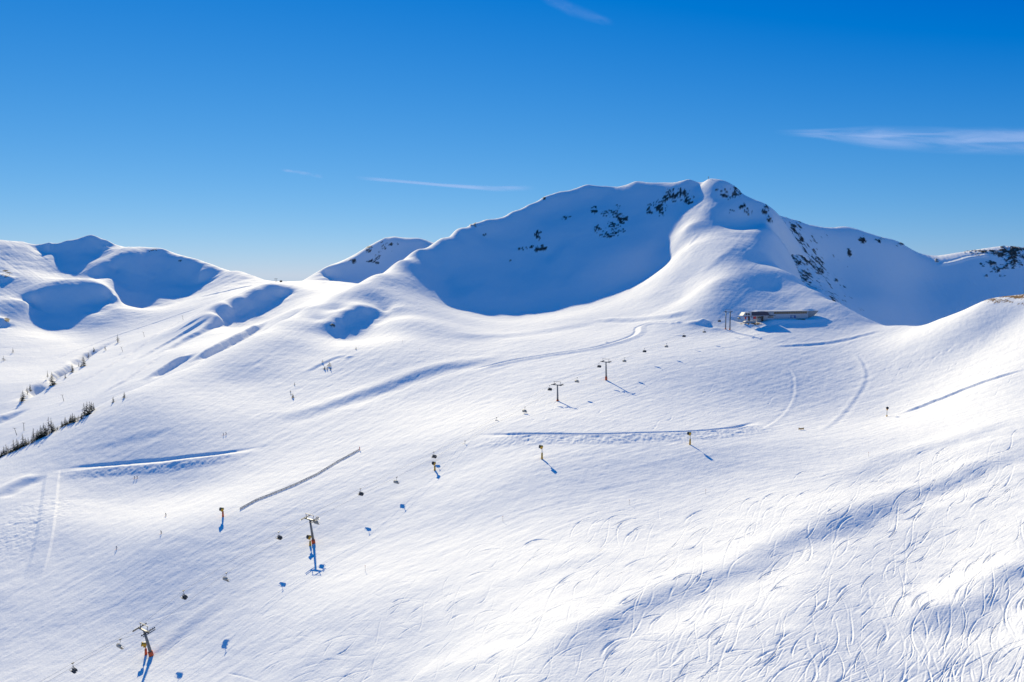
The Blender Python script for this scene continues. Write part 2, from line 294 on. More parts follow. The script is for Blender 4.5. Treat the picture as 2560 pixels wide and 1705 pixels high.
# ---- helpers that work on a grid of heights
_tab = rng.random((512, 512))
def vnoise(x, y, size, seed=0, octaves=3):
    "smooth value noise on the ground, -1..1"
    r = 0; amp = 1; tot = 0
    for o in range(octaves):
        a = x / size * 2 ** o + 37.7 * seed + 11 * o; b = y / size * 2 ** o + 91.3 * seed + 7 * o
        i = np.floor(a).astype(int); j = np.floor(b).astype(int); fa = a - i; fb = b - j
        fa = fa * fa * (3 - 2 * fa); fb = fb * fb * (3 - 2 * fb)
        g = lambda p, q: _tab[p & 511, q & 511]
        r = r + amp * ((g(i, j) * (1 - fa) + g(i + 1, j) * fa) * (1 - fb) + (g(i, j + 1) * (1 - fa) + g(i + 1, j + 1) * fa) * fb)
        tot += amp; amp *= .5
    return r / tot * 2 - 1
def along(f_, px, X, Yg, reach, Ymin=None, Ymax=None):
    "signed distance (+ away from the viewer for a line drawn left to right) and arc position near a line on the ground"
    P = np.array([f_.hit(a, b, Ymin, Ymax)[:2] for a, b in px])
    Q = [P[0]]
    for a, b in zip(P[:-1], P[1:]):                      # finer, rounded line
        for t in np.linspace(0, 1, 7)[1:]: Q.append(a + (b - a) * t)
    Q = np.array(Q)
    for _ in range(6): Q[1:-1] = .25 * Q[:-2] + .5 * Q[1:-1] + .25 * Q[2:]
    m = (X > Q[:, 0].min() - reach) & (X < Q[:, 0].max() + reach) & (Yg > Q[:, 1].min() - reach) & (Yg < Q[:, 1].max() + reach)
    x, y = X[m], Yg[m]; best = np.full(x.shape, 1e9); sd = np.zeros(x.shape); tt = np.zeros(x.shape)
    sl = np.concatenate([[0], np.cumsum(np.hypot(*(Q[1:] - Q[:-1]).T))])
    for k, (a, b) in enumerate(zip(Q[:-1], Q[1:])):
        e = b - a; l2 = e @ e + 1e-9; t = np.clip(((x - a[0]) * e[0] + (y - a[1]) * e[1]) / l2, 0, 1)
        dx = x - a[0] - t * e[0]; dy = y - a[1] - t * e[1]; d = np.hypot(dx, dy); n = d < best
        best = np.where(n, d, best); sd = np.where(n, np.sign(e[0] * dy - e[1] * dx) * d, sd); tt = np.where(n, sl[k] + t * math.sqrt(l2), tt)
    return m, sd, tt, sl[-1]
def taper(t, T, k): return np.clip(np.minimum(t, T - t) / k, 0, 1) ** 2 * (3 - 2 * np.clip(np.minimum(t, T - t) / k, 0, 1))
def road(f_, Z, X, Yg, px, width, cut, wc, fill, wf, end=15, rough=None, **kw):
    "a level bench: cut into the slope on the far side, filled on the near side"
    m, d, t, T = along(f_, px, X, Yg, width + wc + wf + 5, **kw); wob = vnoise(X[m], Yg[m], 14, 3, 2) * .25
    d = d + wob * width * .15
    h = np.interp(d, [-width / 2 - wf, -width / 2, width / 2, width / 2 + wc], [0, fill, -cut, 0]) * taper(t, T, end)
    Z[m] += h
    if rough is not None:
        k = np.interp(d, [-width / 2 - wf * 1.25, -width / 2 - wf * .7, -width / 2 - .5, -width / 2], [0, 1, 1, 0]) * taper(t, T, end)
        rough[m] = np.maximum(rough[m], k)
def bank(f_, Z, X, Yg, px, H, w, end=25, wob=.25, **kw):
    "a steeper step facing the viewer along a line"
    m, d, t, T = along(f_, px, X, Yg, 3.2 * w, **kw); d = d + vnoise(X[m], Yg[m], 3 * w, 5, 3) * w * wob
    q = d / w; Z[m] += H * q * np.exp(-q * q) * taper(t, T, end)
def mound(f_, Z, X, Yg, px, py, rx, ry, h, **kw):
    c = f_.hit(px, py, **kw); m = (np.abs(X - c[0]) < 3 * rx) & (np.abs(Yg - c[1]) < 3 * ry)
    Z[m] += h * np.exp(-((X[m] - c[0]) / rx) ** 2 - ((Yg[m] - c[1]) / ry) ** 2)
def blobs(PX, PY, lst, x, y, seed, size, thr=.15, aniso=1.0):
    "0..1 mask of broken patches around the listed places"
    k = np.zeros(PX.shape)
    for px, py, rx, ry in lst:
        m = (np.abs(PX - px) < 2 * rx) & (np.abs(PY - py) < 2 * ry)
        k[m] = np.maximum(k[m], 1.15 - ((PX[m] - px) / rx / 1.25) ** 2 - ((PY[m] - py) / ry / 1.25) ** 2)
    m = k > 0; out = np.zeros(PX.shape); out[m] = np.clip((np.minimum(k[m], 1) * .45 + vnoise(x[m], y[m] * aniso, size, seed, 4) * .75 + vnoise(x[m] + .6 * y[m], y[m] * 1.6, size * .4, seed + 1, 3) * .65 - thr - .22) * 7, 0, 1)
    return out
def flow(PX, PY, samples):
    "direction of the ski runs over the snow (degrees above the horizontal as seen), blended from samples"
    s_ = np.array(samples, float); w = 0; c = 0; si = 0
    for px, py, a in s_:
        g = 1 / (((PX - px) / 260) ** 2 + ((PY - py) / 150) ** 2 + .05) ** 1.5; w = w + g; c = c + g * math.cos(math.radians(a)); si = si + g * math.sin(math.radians(a))
    return np.arctan2(si, c)
def streaks(PX, PY, ang, steps, step, seed, coarse=1):
    "noise smeared along the direction of the runs"
    r = np.random.default_rng(seed); nl, nu = PX.shape
    n = r.standard_normal((nl, nu)).astype(np.float32)
    for _ in range(coarse):
        n[1:-1] = .25 * n[:-2] + .5 * n[1:-1] + .25 * n[2:]; n[:, 1:-1] = .25 * n[:, :-2] + .5 * n[:, 1:-1] + .25 * n[:, 2:]
    pc = np.gradient(PX, axis=1); yc = np.gradient(PY, axis=1); yr = np.gradient(PY, axis=0)
    yr = np.where(np.abs(yr) < .15, -.15, yr)
    dc = np.cos(ang) / pc * step; dr = (-np.sin(ang) * step - yc * dc) / yr; dr = np.clip(dr, -10, 10)
    acc = n.copy()
    for sg in (1, -1):
        ci, ri = np.meshgrid(np.arange(nu, dtype=np.float32), np.arange(nl, dtype=np.float32))
        for k in range(steps):
            a = np.clip(ri, 0, nl - 1).astype(np.int32); b = np.clip(ci, 0, nu - 1).astype(np.int32)
            ci += sg * dc[a, b]; ri += sg * dr[a, b]
            a = np.clip(ri + .5, 0, nl - 1).astype(np.int32); b = np.clip(ci + .5, 0, nu - 1).astype(np.int32); acc += n[a, b]
    return acc / acc.std()

# ------------------------------------------------------------------ near slope
ua, ya = axes(-.78, .78, int(2000 * QUAL), 75, 1800, int(2200 * QUAL), 420)
DU = ua[1] - ua[0]; ua = np.concatenate([-.78 - np.linspace(1, 0, 50)[:-1] ** 1.5 * 1.0, ua, .78 + np.linspace(0, 1, 50)[1:] ** 1.5 * 1.0])
UU, YY = np.meshgrid(ua, ya); LL = np.log(YY); ZA = A.at(UU, LL); XX = UU * YY
AB = (A, ZA, XX, YY)
ROUGH = np.zeros(ZA.shape)
# hollows and steeper bands
bank(*AB, [(620, 1062), (700, 1045), (790, 1028), (900, 990), (1000, 955), (1100, 922), (1190, 905), (1300, 890)], 2.9, 12, end=70)
bank(*AB, [(1180, 1740), (1300, 1670), (1420, 1610), (1600, 1530), (1760, 1462), (1900, 1400), (2050, 1330), (2250, 1250), (2450, 1180), (2620, 1120)], 2.3, 10, end=45, wob=.5)
bank(*AB, [(2300, 1610), (2400, 1550), (2480, 1500), (2560, 1440), (2660, 1390)], 3.3, 9, end=22, wob=.6)
bank(*AB, [(950, 1720), (1080, 1690), (1200, 1680), (1330, 1690)], 1.5, 7, end=22, wob=.5)
bank(*AB, [(1080, 1570), (1180, 1500), (1300, 1450), (1450, 1415), (1600, 1350)], .6, 8, end=30, wob=.6)
bank(*AB, [(2050, 1215), (2200, 1160), (2350, 1115), (2620, 1040)], 1.5, 12, end=40, wob=.7)
bank(*AB, [(150, 1140), (260, 1115), (380, 1085), (480, 1060)], .7, 9, end=40)
bank(*AB, [(560, 1500), (480, 1560), (380, 1640), (330, 1700)][::-1], .7, 5, end=20)
bank(*AB, [(1930, 868), (2050, 860), (2130, 845), (2200, 826)], 1.2, 3.5, end=20)
bank(*AB, [(2240, 1038), (2330, 1005), (2400, 977), (2450, 957), (2500, 942), (2570, 920)], 1.7, 2.6, end=20, wob=.5)
bank(*AB, [(1890, 1085), (1955, 1040), (1990, 985), (1985, 930), (1950, 905)], -.34, 1.6, end=30)
bank(*AB, [(2050, 1080), (2120, 1020), (2170, 950), (2160, 910), (2135, 880)], .42, 2.2, end=30)
bank(*AB, [(760, 935), (800, 912), (840, 893), (872, 890)], 1.0, 4, end=12)
bank(*AB, [(1100, 838), (1250, 842), (1400, 822), (1500, 800)], 1.5, 14, end=40)
bank(*AB, [(1480, 800), (1600, 798), (1680, 792), (1740, 775)], 2.6, 9, end=25)
bank(*AB, [(1750, 690), (1800, 650), (1850, 620)], .8, 8, end=15)
bank(*AB, [(1700, 640), (1725, 610), (1755, 580)], 1.2, 5, end=15)
# benches ploughed for the piste vehicles
road(*AB, [(1165, 1094), (1250, 1091), (1390, 1089), (1500, 1090), (1650, 1085), (1760, 1080), (1850, 1072), (1910, 1055)], 6.5, 1.25, 1.5, 1.5, 13, end=40, rough=ROUGH)
road(*AB, [(120, 1180), (230, 1170), (320, 1162), (420, 1154), (520, 1141), (600, 1130), (680, 1118)], 6.5, 1.25, 1.5, 1.3, 10, end=40, rough=ROUGH)
road(*AB, [(1170, 928), (1260, 905), (1330, 893), (1410, 882), (1500, 868), (1560, 850), (1598, 832), (1592, 818), (1625, 807), (1700, 807)], 6, .9, 1.8, 1.0, 6, end=30)
m, d, t, T = along(A, [(135, 1172), (128, 1210), (124, 1260), (115, 1330), (100, 1400), (80, 1450)], XX, YY, 9)
ZA[m] += np.interp(d, [-5, -3.2, 3.2, 4.2], [0, .55, .75, 0]) * taper(t, T, 20); 
m, d, t, T = along(A, [(-20, 1250), (30, 1220), (70, 1200), (108, 1186)], XX, YY, 30); q = d / 7; ZA[m] += 3.4 * q * np.exp(-q * q) * taper(t, T, 10)
m, d, t, T = along(A, [(-60, 1400), (0, 1360), (60, 1320), (110, 1270)], XX, YY, 40); ROUGH[m] = np.maximum(ROUGH[m], np.exp(-(d / 18) ** 2) * .9)
# snow-park lips and heaps
for px, py, rx, ry, h in ((1758, 806, 5, 4, 3.2), (1735, 808, 9, 5, 1.8), (1695, 806, 3, 3, 1.3), (1680, 808, 2.5, 3, .8), (1700, 838, 6, 3, .9), (1790, 822, 6, 4, .8), (1515, 856, 2, 2, .9), (872, 892, 3, 3, .9)):
    mound(*AB, px, py, rx, ry, h)
PXA, PYA = to_px(XX, YY, ZA)
GROOM = [(200, 1500, 30), (500, 1600, 33), (600, 1400, 28), (1000, 1300, 21), (1500, 1200, 11), (2000, 1130, 7), (2350, 1050, 12), (900, 1080, 27), (300, 1080, 28), (400, 1200, 30), (2250, 850, 26), (2450, 850, 20), (2400, 950, 18), (1900, 950, 18),
         (1750, 880, 8), (1400, 930, 12), (1200, 1000, 22), (1200, 800, 12), (700, 850, 30), (860, 770, 38), (1720, 600, 48), (1800, 720, 40), (1500, 1050, 20), (800, 1600, 32), (1500, 1450, 33), (1500, 1650, 38), (2000, 1400, 40), (2300, 1200, 32), (2400, 1600, 62)]
ANG = flow(PXA, PYA, GROOM)
s1 = streaks(PXA, PYA, ANG, 10, 1.5, 11, 1); s2 = streaks(PXA, PYA, ANG, 26, 3.0, 12, 6)
foreg = np.clip((PYA - np.interp(PXA, [500, 800, 1100, 1500, 2000, 2560], [1720, 1560, 1420, 1300, 1215, 1075])) / 60, 0, 1)
far = np.clip((YY - 600) / 250, 0, 1)
pxm = YY / F * 2.5                                             # metres per render pixel
ZA += pxm * (.042 * s1 + .06 * s2) * (1 - .5 * far) * (1 - .5 * foreg) + pxm * .030 * streaks(PXA, PYA, ANG, 4, 1.3, 13, 1) * (1 - .5 * far)
ZA += ROUGH * (vnoise(XX, YY, 1.6, 9, 2) * .30 + vnoise(XX, YY, 4, 10, 3) * .30)
ZA += vnoise(XX, YY, 30, 2, 4) * .30 * (1 - .3 * far) + (YY > 850) * vnoise(XX, YY, 45, 3, 4) * 1.1 * np.clip((YY - 850) / 200, 0, 1) + foreg * (vnoise(XX, YY, 14, 4, 3) * .35 + vnoise(XX * .8 - YY * .6, (YY * .8 + XX * .6) * 2.2, 60, 14, 2) * .7)

# ski tracks: every run is a groove with a thrown-up edge
def tracks(n, region, ang_s, depth, lam, amp, length, seed):
    r = np.random.default_rng(seed); S = []
    for _ in range(n):
        px, py = region(r); ph = r.uniform(0, 6.28); lm = r.uniform(*lam); am = r.uniform(*amp); ln = r.uniform(*length); dp = r.uniform(*depth); st = 1.0; k = 0
        sc = np.clip((py - 650) / 700, .35, 1.5)
        jit = r.normal(0, .14); wid = r.choice((.7, .9, 1.1, 1.5, 2.1), p=(.25, .3, .25, .14, .06))
        while k < ln:
            a = ang_s(px, py) + jit + am * math.sin(6.283 * k / (lm * sc) + ph); w = abs(math.sin(6.283 * k / (lm * sc) + ph))
            S.append((px, py, dp * (.2 + .8 * (1 - w) ** 1.2) * min(1, k / 20, (ln - k) / 20) * max(0, .4 + .6 * math.sin(6.283 * k / (lm * 2.3) + ph * 1.7)), wid))
            px -= math.cos(a) * st; py += math.sin(a) * st * .9; k += st
            if px < -60 or px > 2620 or py > 1800: break
    return S
def angle_at(tab):
    t = np.array(tab, float)
    def f(px, py):
        g = 1 / (((t[:, 0] - px) / 260) ** 2 + ((t[:, 1] - py) / 150) ** 2 + .05) ** 1.5
        return math.radians(float((g * t[:, 2]).sum() / g.sum()))
    return f
TRK = angle_at([(800, 1600, 32), (1200, 1600, 42), (1500, 1400, 36), (1600, 1600, 48), (2000, 1400, 46), (2300, 1200, 40), (2400, 1600, 72), (2100, 1650, 62), (1100, 1420, 32), (1900, 1230, 25), (2300, 900, 30), (1600, 1000, 32)])
def in_front(r):
    while True:
        px = r.uniform(700, 2700); py = r.uniform(1060, 1760)
        e = np.interp(px, [500, 800, 1100, 1500, 2000, 2560], [1720, 1560, 1420, 1300, 1215, 1075])
        if py > e - 5 and (r.random() < .35 + (px - 700) / 2600): return px, py
def box(x0, x1, y0, y1): return lambda r: (r.uniform(x0, x1), r.uniform(y0, y1))
S = tracks(900, in_front, TRK, (.12, .36), (150, 340), (.3, .9), (30, 150), 21)
S += tracks(380, in_front, TRK, (.12, .36), (220, 420), (.5, 1.1), (50, 220), 28)
S += tracks(150, in_front, TRK, (.3, .65), (180, 360), (.5, 1.0), (30, 110), 27)
S += tracks(26, in_front, TRK, (.18, .36), (230, 420), (.4, .85), (400, 900), 33)
S += tracks(1200, in_front, lambda a, b: TRK(a, b) - .3, (.08, .30), (200, 600), (.1, .45), (20, 120), 29)
S += tracks(160, in_front, lambda a, b: TRK(a, b) - .6, (.06, .24), (300, 700), (.1, .35), (40, 220), 22)
S += tracks(90, in_front, lambda a, b: TRK(a, b) + .5, (.06, .26), (300, 600), (.1, .4), (40, 220), 30)
S += tracks(26, box(1250, 1950, 940, 1060), TRK, (.10, .25), (60, 120), (.5, .9), (40, 120), 23)
S += tracks(40, box(2180, 2620, 830, 960), TRK, (.10, .28), (70, 150), (.3, .8), (50, 200), 24)
S += tracks(22, box(150, 650, 1180, 1280), lambda a, b: math.radians(30), (.10, .22), (80, 150), (.3, .7), (40, 160), 25)
S += tracks(30, box(300, 1100, 1450, 1600), lambda a, b: math.radians(32), (.08, .2), (200, 400), (.1, .3), (60, 200), 26)
S = np.array(S); nl, nu = ZA.shape
cf = np.interp(ue(S[:, 0], S[:, 1])[0], ua, np.arange(nu)); ok = (cf > 4) & (cf < nu - 5); S = S[ok]; cf = cf[ok]
order = np.argsort(cf.astype(int), kind='stable'); S = S[order]; cf = cf[order]; ci = cf.astype(int); rf = np.zeros(len(S))
mono = np.minimum.accumulate(PYA[:int(nl * .9)], axis=0)
st = np.searchsorted(ci, np.arange(nu + 1))
for c in range(nu):
    if st[c + 1] > st[c]:
        col = -mono[:, c]; q = -S[st[c]:st[c + 1], 1]; k = np.clip(np.searchsorted(col, q), 1, len(col) - 1)
        rf[st[c]:st[c + 1]] = k - 1 + np.clip((q - col[k - 1]) / (col[k] - col[k - 1] + 1e-9), 0, 1)
ri = np.clip(rf.astype(int), 5, nl - 7); du = DU
Ys = np.interp(rf, np.arange(nl), ya); sig = np.maximum(.16, Ys / F * 1.15) * S[:, 3]
gro = np.zeros(ZA.shape); ber = np.zeros(ZA.shape)
for dj in range(-4, 6):
    for di in range(-4, 6):
        r_ = ri + dj; c_ = ci + di
        ok = (r_ >= 0) & (r_ < nl) & (c_ >= 0) & (c_ < nu); r2 = r_[ok]; c2 = c_[ok]
        dx = (c2 - cf[ok]) * du * Ys[ok]; dy = ya[r2] - Ys[ok]; sg_ = sig[ok]
        np.minimum.at(gro, (r2, c2), -S[ok, 2] * np.exp(-.5 * (dx * dx + dy * dy) / sg_ ** 2))
        dx -= 1.5 * sg_; dy += 1.2 * sg_
        np.maximum.at(ber, (r2, c2), .34 * S[ok, 2] * np.exp(-.5 * (dx * dx + dy * dy) / (1.1 * sg_) ** 2))
ZA += (gro + ber) * (1.8 + 1.2 * vnoise(XX, YY, 2.2, 31, 3))
print('tracks', len(S), time.time() - T0)

# bare rock and dry grass that show through the snow
# the terrace dug out for the top station
_h = A.hit(1872, 807); SO = Vector((_h[0], _h[1], _h[2] + CAMZ)); E1 = Vector((.965, .262, 0)); rzS = math.atan2(E1.y, E1.x)
_lx = (XX - SO.x) * E1.x + (YY - SO.y) * E1.y; _ly = -(XX - SO.x) * E1.y + (YY - SO.y) * E1.x
def sst(a, b, v): t = np.clip((v - a) / (b - a), 0, 1); return t * t * (3 - 2 * t)
_fl = SO.z - CAMZ + 3.0 * sst(8, 26, _lx) + 2.5 * sst(70, 95, _lx)
_w = sst(-14, -3, _lx) * (1 - sst(72, 92, _lx)) * sst(-15, -4, _ly) * (1 - sst(15.5, 16.5, _ly)); ZA = ZA * (1 - _w) + _fl * _w
_w = sst(14, 24, _lx) * (1 - sst(70, 90, _lx)) * sst(15.5, 16.5, _ly) * (1 - sst(20, 48, _ly)); ZA = np.maximum(ZA, ZA * (1 - _w) + (SO.z - CAMZ + 11.2) * _w)
rockA = blobs(PXA, PYA, [(1535, 572, 24, 16), (1515, 585, 14, 10), (1560, 547, 14, 9), (1545, 562, 12, 9), (1495, 572, 9, 9), (1487, 525, 9, 8), (1545, 515, 7, 10), (1530, 535, 22, 10), (1558, 553, 7, 8), (1642, 522, 22, 18), (1625, 528, 14, 12), (1650, 500, 14, 10),
        (1690, 483, 32, 10), (1675, 494, 22, 10), (1715, 506, 14, 7), (1730, 494, 16, 5), (1310, 620, 12, 5), (1335, 622, 14, 8), (1362, 620, 9, 8), (1346, 588, 8, 9), (1300, 620, 9, 4), (1275, 650, 7, 5), (1416, 544, 10, 5), (1190, 562, 12, 6), (1212, 588, 7, 3),
        (1210, 553, 8, 5), (1820, 485, 16, 14), (1838, 480, 14, 12), (1872, 530, 12, 10), (1856, 515, 8, 6), (1830, 528, 8, 5), (1913, 525, 10, 12), (1925, 545, 10, 10), (1786, 475, 8, 4), (1360, 495, 5, 4), (832, 815, 6, 4)], XX, YY, 41, 8, .135, .6)
rockA *= (YY > 700)
grassA = blobs(PXA, PYA, [(2540, 742, 45, 5), (2500, 752, 30, 5), (2560, 738, 30, 8), (1878, 810, 20, 5), (1990, 783, 14, 6), (2005, 796, 12, 5), (2570, 760, 20, 3)], XX, YY, 43, 5, .05, .3) * (YY < 900)
ZA += rockA * (.5 + 1.6 * vnoise(XX, YY, 4, 44, 3))
structure(grid_mesh('snow_slope', XX, YY, ZA, M_SNOW, {'rock': rockA, 'grass': grassA}))

# ------------------------------------------------------------------ mountains behind
def layer(f_, U0, U1, nu, Y0, Y1, nl):
    u, y = axes(U0, U1, nu, Y0, Y1, nl, 0); u2, y2 = np.meshgrid(u, y); return u2 * y2, y2, f_.at(u2, np.log(y2))
X, Y, Z = layer(B, -.93, -.17, int(1000 * QUAL), 520, 2800, int(1000 * QUAL)); BB = (B, Z, X, Y)
m, d, t, T = along(B, [(30, 1010), (75, 985), (105, 958), (130, 945), (150, 930), (180, 913), (205, 893), (240, 870), (300, 845)], X, Y, 40)
d = d + vnoise(X[m], Y[m], 25, 61, 3) * 3; Z[m] -= 15 * np.exp(-(d / 8) ** 2) * taper(t, T, 90) * (.75 + .5 * vnoise(X[m], Y[m], 60, 62, 2))
bank(*BB, [(-60, 1080), (0, 1050), (35, 1032), (60, 1020)], 8, 10, end=30)
bank(*BB, [(370, 950), (410, 925), (440, 907), (490, 880)], 9, 7, end=30)
bank(*BB, [(480, 906), (540, 875), (610, 838), (660, 805)], 11, 8, end=40)
bank(*BB, [(400, 885), (450, 855), (500, 832), (560, 800)], 6, 9, end=40)
bank(*BB, [(330, 905), (400, 865), (470, 825), (530, 790)], 3.2, 6, end=40)
bank(*BB, [(200, 960), (290, 905), (380, 845), (450, 800)], 2.4, 5, end=40)
bank(*BB, [(260, 985), (330, 940), (400, 890)], 3, 5, end=30)
bank(*BB, [(120, 905), (250, 850), (400, 800), (560, 745)], 1.2, 3, end=60)
bank(*BB, [(430, 835), (480, 805), (520, 785)], 2.0, 6, end=30)
bank(*BB, [(230, 985), (300, 930), (360, 880)], 1.5, 7, end=40)
bank(*BB, [(500, 742), (560, 730), (650, 710)], 2.2, 6, end=30)
bank(*BB, [(-40, 690), (0, 700), (25, 705)], 12, 15, end=20)
bank(*BB, [(-60, 800), (0, 810), (35, 808)], 14, 17, end=20)
PX, PY = to_px(X, Y, Z); ang = flow(PX, PY, [(100, 700, -35), (100, 950, 20), (400, 850, 30), (600, 780, 30), (300, 700, -20), (30, 640, -40)])
sB = streaks(PX, PY, ang, 16, 1.6, 14, 2); Z += Y / F * 2.5 * .045 * sB + vnoise(X, Y, 60, 6, 3) * 1.0 + np.clip((Y - 1300) / 300, 0, 1) * vnoise(X, Y, 26, 16, 4) * 1.3
rockB = blobs(PX, PY, [(15, 685, 14, 8), (456, 652, 8, 4), (12, 800, 10, 5), (380, 626, 10, 3)], X, Y, 45, 12, .2)
structure(grid_mesh('mountain', X, Y, Z, M_SNOW, {'rock': rockB}))
X, Y, Z = layer(D, -.36, -.02, int(450 * QUAL), 1750, 3200, int(500 * QUAL)); PX, PY = to_px(X, Y, Z)
rockD = blobs(PX, PY, [(933, 653, 14, 8), (943, 642, 8, 8), (921, 622, 9, 8), (955, 612, 8, 9), (980, 610, 24, 3), (980, 626, 6, 4), (882, 653, 9, 5), (948, 630, 6, 4), (960, 620, 6, 4)], X, Y, 46, 11, .17)
Z += rockD * 2.5 * vnoise(X, Y, 8, 47, 3) + vnoise(X, Y, 45, 7, 4) * 1.2
structure(grid_mesh('mountain', X, Y, Z, M_SNOW, {'rock': rockD}))
X, Y, Z = layer(C, .22, .93, int(900 * QUAL), 880, 2200, int(800 * QUAL)); CC = (C, Z, X, Y)
m, d, t, T = along(C, [(2340, 660), (2370, 657), (2395, 651), (2420, 643), (2470, 636)], X, Y, 30); Z[m] += np.interp(d, [-9, -4.5, 4.5, 9], [0, 2.5, -.5, 0]) * taper(t, T, 10)
PX, PY = to_px(X, Y, Z)
rockC = blobs(PX, PY, [(2000, 600, 10, 9), (1985, 570, 8, 12), (1995, 585, 8, 8), (2000, 640, 18, 14), (2020, 650, 14, 12), (2045, 660, 12, 16), (2050, 675, 12, 10), (1985, 668, 16, 14), (2010, 690, 12, 14), (1975, 612, 12, 10), (2125, 632, 8, 10), (2155, 598, 12, 9), (2200, 602, 10, 6), (2090, 700, 6, 6),
        (2455, 631, 34, 6), (2480, 634, 20, 5), (2530, 645, 34, 20), (2510, 632, 20, 12), (2545, 625, 20, 10), (2475, 660, 20, 7), (2490, 675, 14, 6), (2515, 668, 8, 4), (2504, 688, 9, 4), (2466, 689, 5, 4), (2342, 652, 5, 4), (2250, 612, 8, 4)], X, Y, 48, 9, .10)
flank = np.clip(1 - np.abs(PX - 2010 - (PY - 640) * .5) / 110, 0, 1) * (PY < 790)
sC = streaks(PX, PY, np.full(PX.shape, math.radians(-55)), 12, 1.6, 15, 1)
Z += rockC * (1 + 2.5 * vnoise(X, Y, 6, 49, 3)) + flank * (vnoise(X, Y, 16, 50, 4) * 2.4) + vnoise(X, Y, 50, 8, 4) * 1.0 + Y / F * 2.5 * .05 * sC
rockC = np.maximum(rockC, np.clip((flank * .55 + vnoise(X, Y, 7, 51, 4) - .72) * 6, 0, 1))
structure(grid_mesh('mountain', X, Y, Z, M_SNOW, {'rock': rockC}))
print('terrain', time.time() - T0)

# ================================================================== things
def ground(x, y):
    "height of the finished slope, relative to the camera"
    c = float(np.interp(x / y, ua, np.arange(len(ua)))); r = np.interp(y, ya, np.arange(len(ya))); i = int(c); j = int(r); a = c - i; b = r - j
    return float((ZA[j, i] * (1 - a) + ZA[j, i + 1] * a) * (1 - b) + (ZA[j + 1, i] * (1 - a) + ZA[j + 1, i + 1] * a) * b)
def spot(px, py, f_=A, **kw):
    h = f_.hit(px, py, **kw); z = ground(h[0], h[1]) if f_ is A else h[2]
    return Vector((h[0], h[1], z + CAMZ))
class MB:
    "collects shapes into one mesh"
    def __init__(s): s.v = []; s.f = []
    def add(s, v, f):
        n = len(s.v); s.v += [tuple(p) for p in v]; s.f += [tuple(n + k for k in q) for q in f]; return s
    def box(s, c, d, M=None, taper=1.0):
        v = []
        for z in (-.5, .5):
            t = 1 if z < 0 else taper
            for x, y in ((-.5, -.5), (.5, -.5), (.5, .5), (-.5, .5)):
                p = Vector((x * d[0] * t, y * d[1] * t, z * d[2])); p = M @ p if M else p; v.append(p + Vector(c))
        return s.add(v, [(3, 2, 1, 0), (4, 5, 6, 7), (0, 1, 5, 4), (1, 2, 6, 5), (2, 3, 7, 6), (3, 0, 4, 7)])
    def tube(s, pts, r, n=8, r2=None):
        pts = [Vector(p) for p in pts]; m = len(pts); v = []; r2 = r if r2 is None else r2
        for k, p in enumerate(pts):
            d = (pts[min(k + 1, m - 1)] - pts[max(k - 1, 0)]).normalized(); up = Vector((0, 0, 1)) if abs(d.z) < .9 else Vector((1, 0, 0))
            a = d.cross(up).normalized(); b = a.cross(d); q = r + (r2 - r) * k / (m - 1)
            for i in range(n): v.append(p + (a * math.cos(6.2832 * i / n) + b * math.sin(6.2832 * i / n)) * q)
        f = [(k * n + i, k * n + (i + 1) % n, (k + 1) * n + (i + 1) % n, (k + 1) * n + i) for k in range(m - 1) for i in range(n)]
        return s.add(v, f + [tuple(range(n))[::-1], tuple(range((m - 1) * n, m * n))])
    def lathe(s, o, axis, prof, n=14):
        "prof: (distance along axis, radius)"
        ax = Vector(axis).normalized(); up = Vector((0, 0, 1)) if abs(ax.z) < .9 else Vector((1, 0, 0)); a = ax.cross(up).normalized(); b = a.cross(ax); v = []
        for t, r in prof:
            for i in range(n): v.append(Vector(o) + ax * t + (a * math.cos(6.2832 * i / n) + b * math.sin(6.2832 * i / n)) * r)
        return s.add(v, [(k * n + i, k * n + (i + 1) % n, (k + 1) * n + (i + 1) % n, (k + 1) * n + i) for k in range(len(prof) - 1) for i in range(n)] + [tuple(range(n))[::-1], tuple(range((len(prof) - 1) * n, len(prof) * n))])
    def build(s, name, m, parent=None, smooth=False, loc=None):
        me = bpy.data.meshes.new(name); me.from_pydata(s.v, [], s.f); me.materials.append(m); me.update()
        if smooth: me.polygons.foreach_set('use_smooth', np.ones(len(me.polygons), dtype=bool))
        o = bpy.data.objects.new(name, me); COL.objects.link(o)
        if parent: o.parent = parent
        if loc is not None: o.location = loc
        return o
def tag(o, label, cat, group=None):
    o['label'] = label; o['category'] = cat
    if group: o['group'] = group
    return o
def thing(name, loc, label, cat, group=None, rz=0.0):
    o = bpy.data.objects.new(name, None); o.empty_display_size = .5; COL.objects.link(o); o.location = loc; o.rotation_euler = (0, 0, rz); return tag(o, label, cat, group)
def dup(root, loc, label, rz=None, scale=None):
    r = root.copy(); COL.objects.link(r); r.location = loc; r['label'] = label
    if rz is not None: r.rotation_euler = (root.rotation_euler[0], root.rotation_euler[1], rz)
    if scale is not None: r.scale = scale if hasattr(scale, '__len__') else (scale,) * 3
    for c in list(root.children):
        k = c.copy(); COL.objects.link(k); k.parent = r
        for g in c.children: h = g.copy(); COL.objects.link(h); h.parent = k
    return r
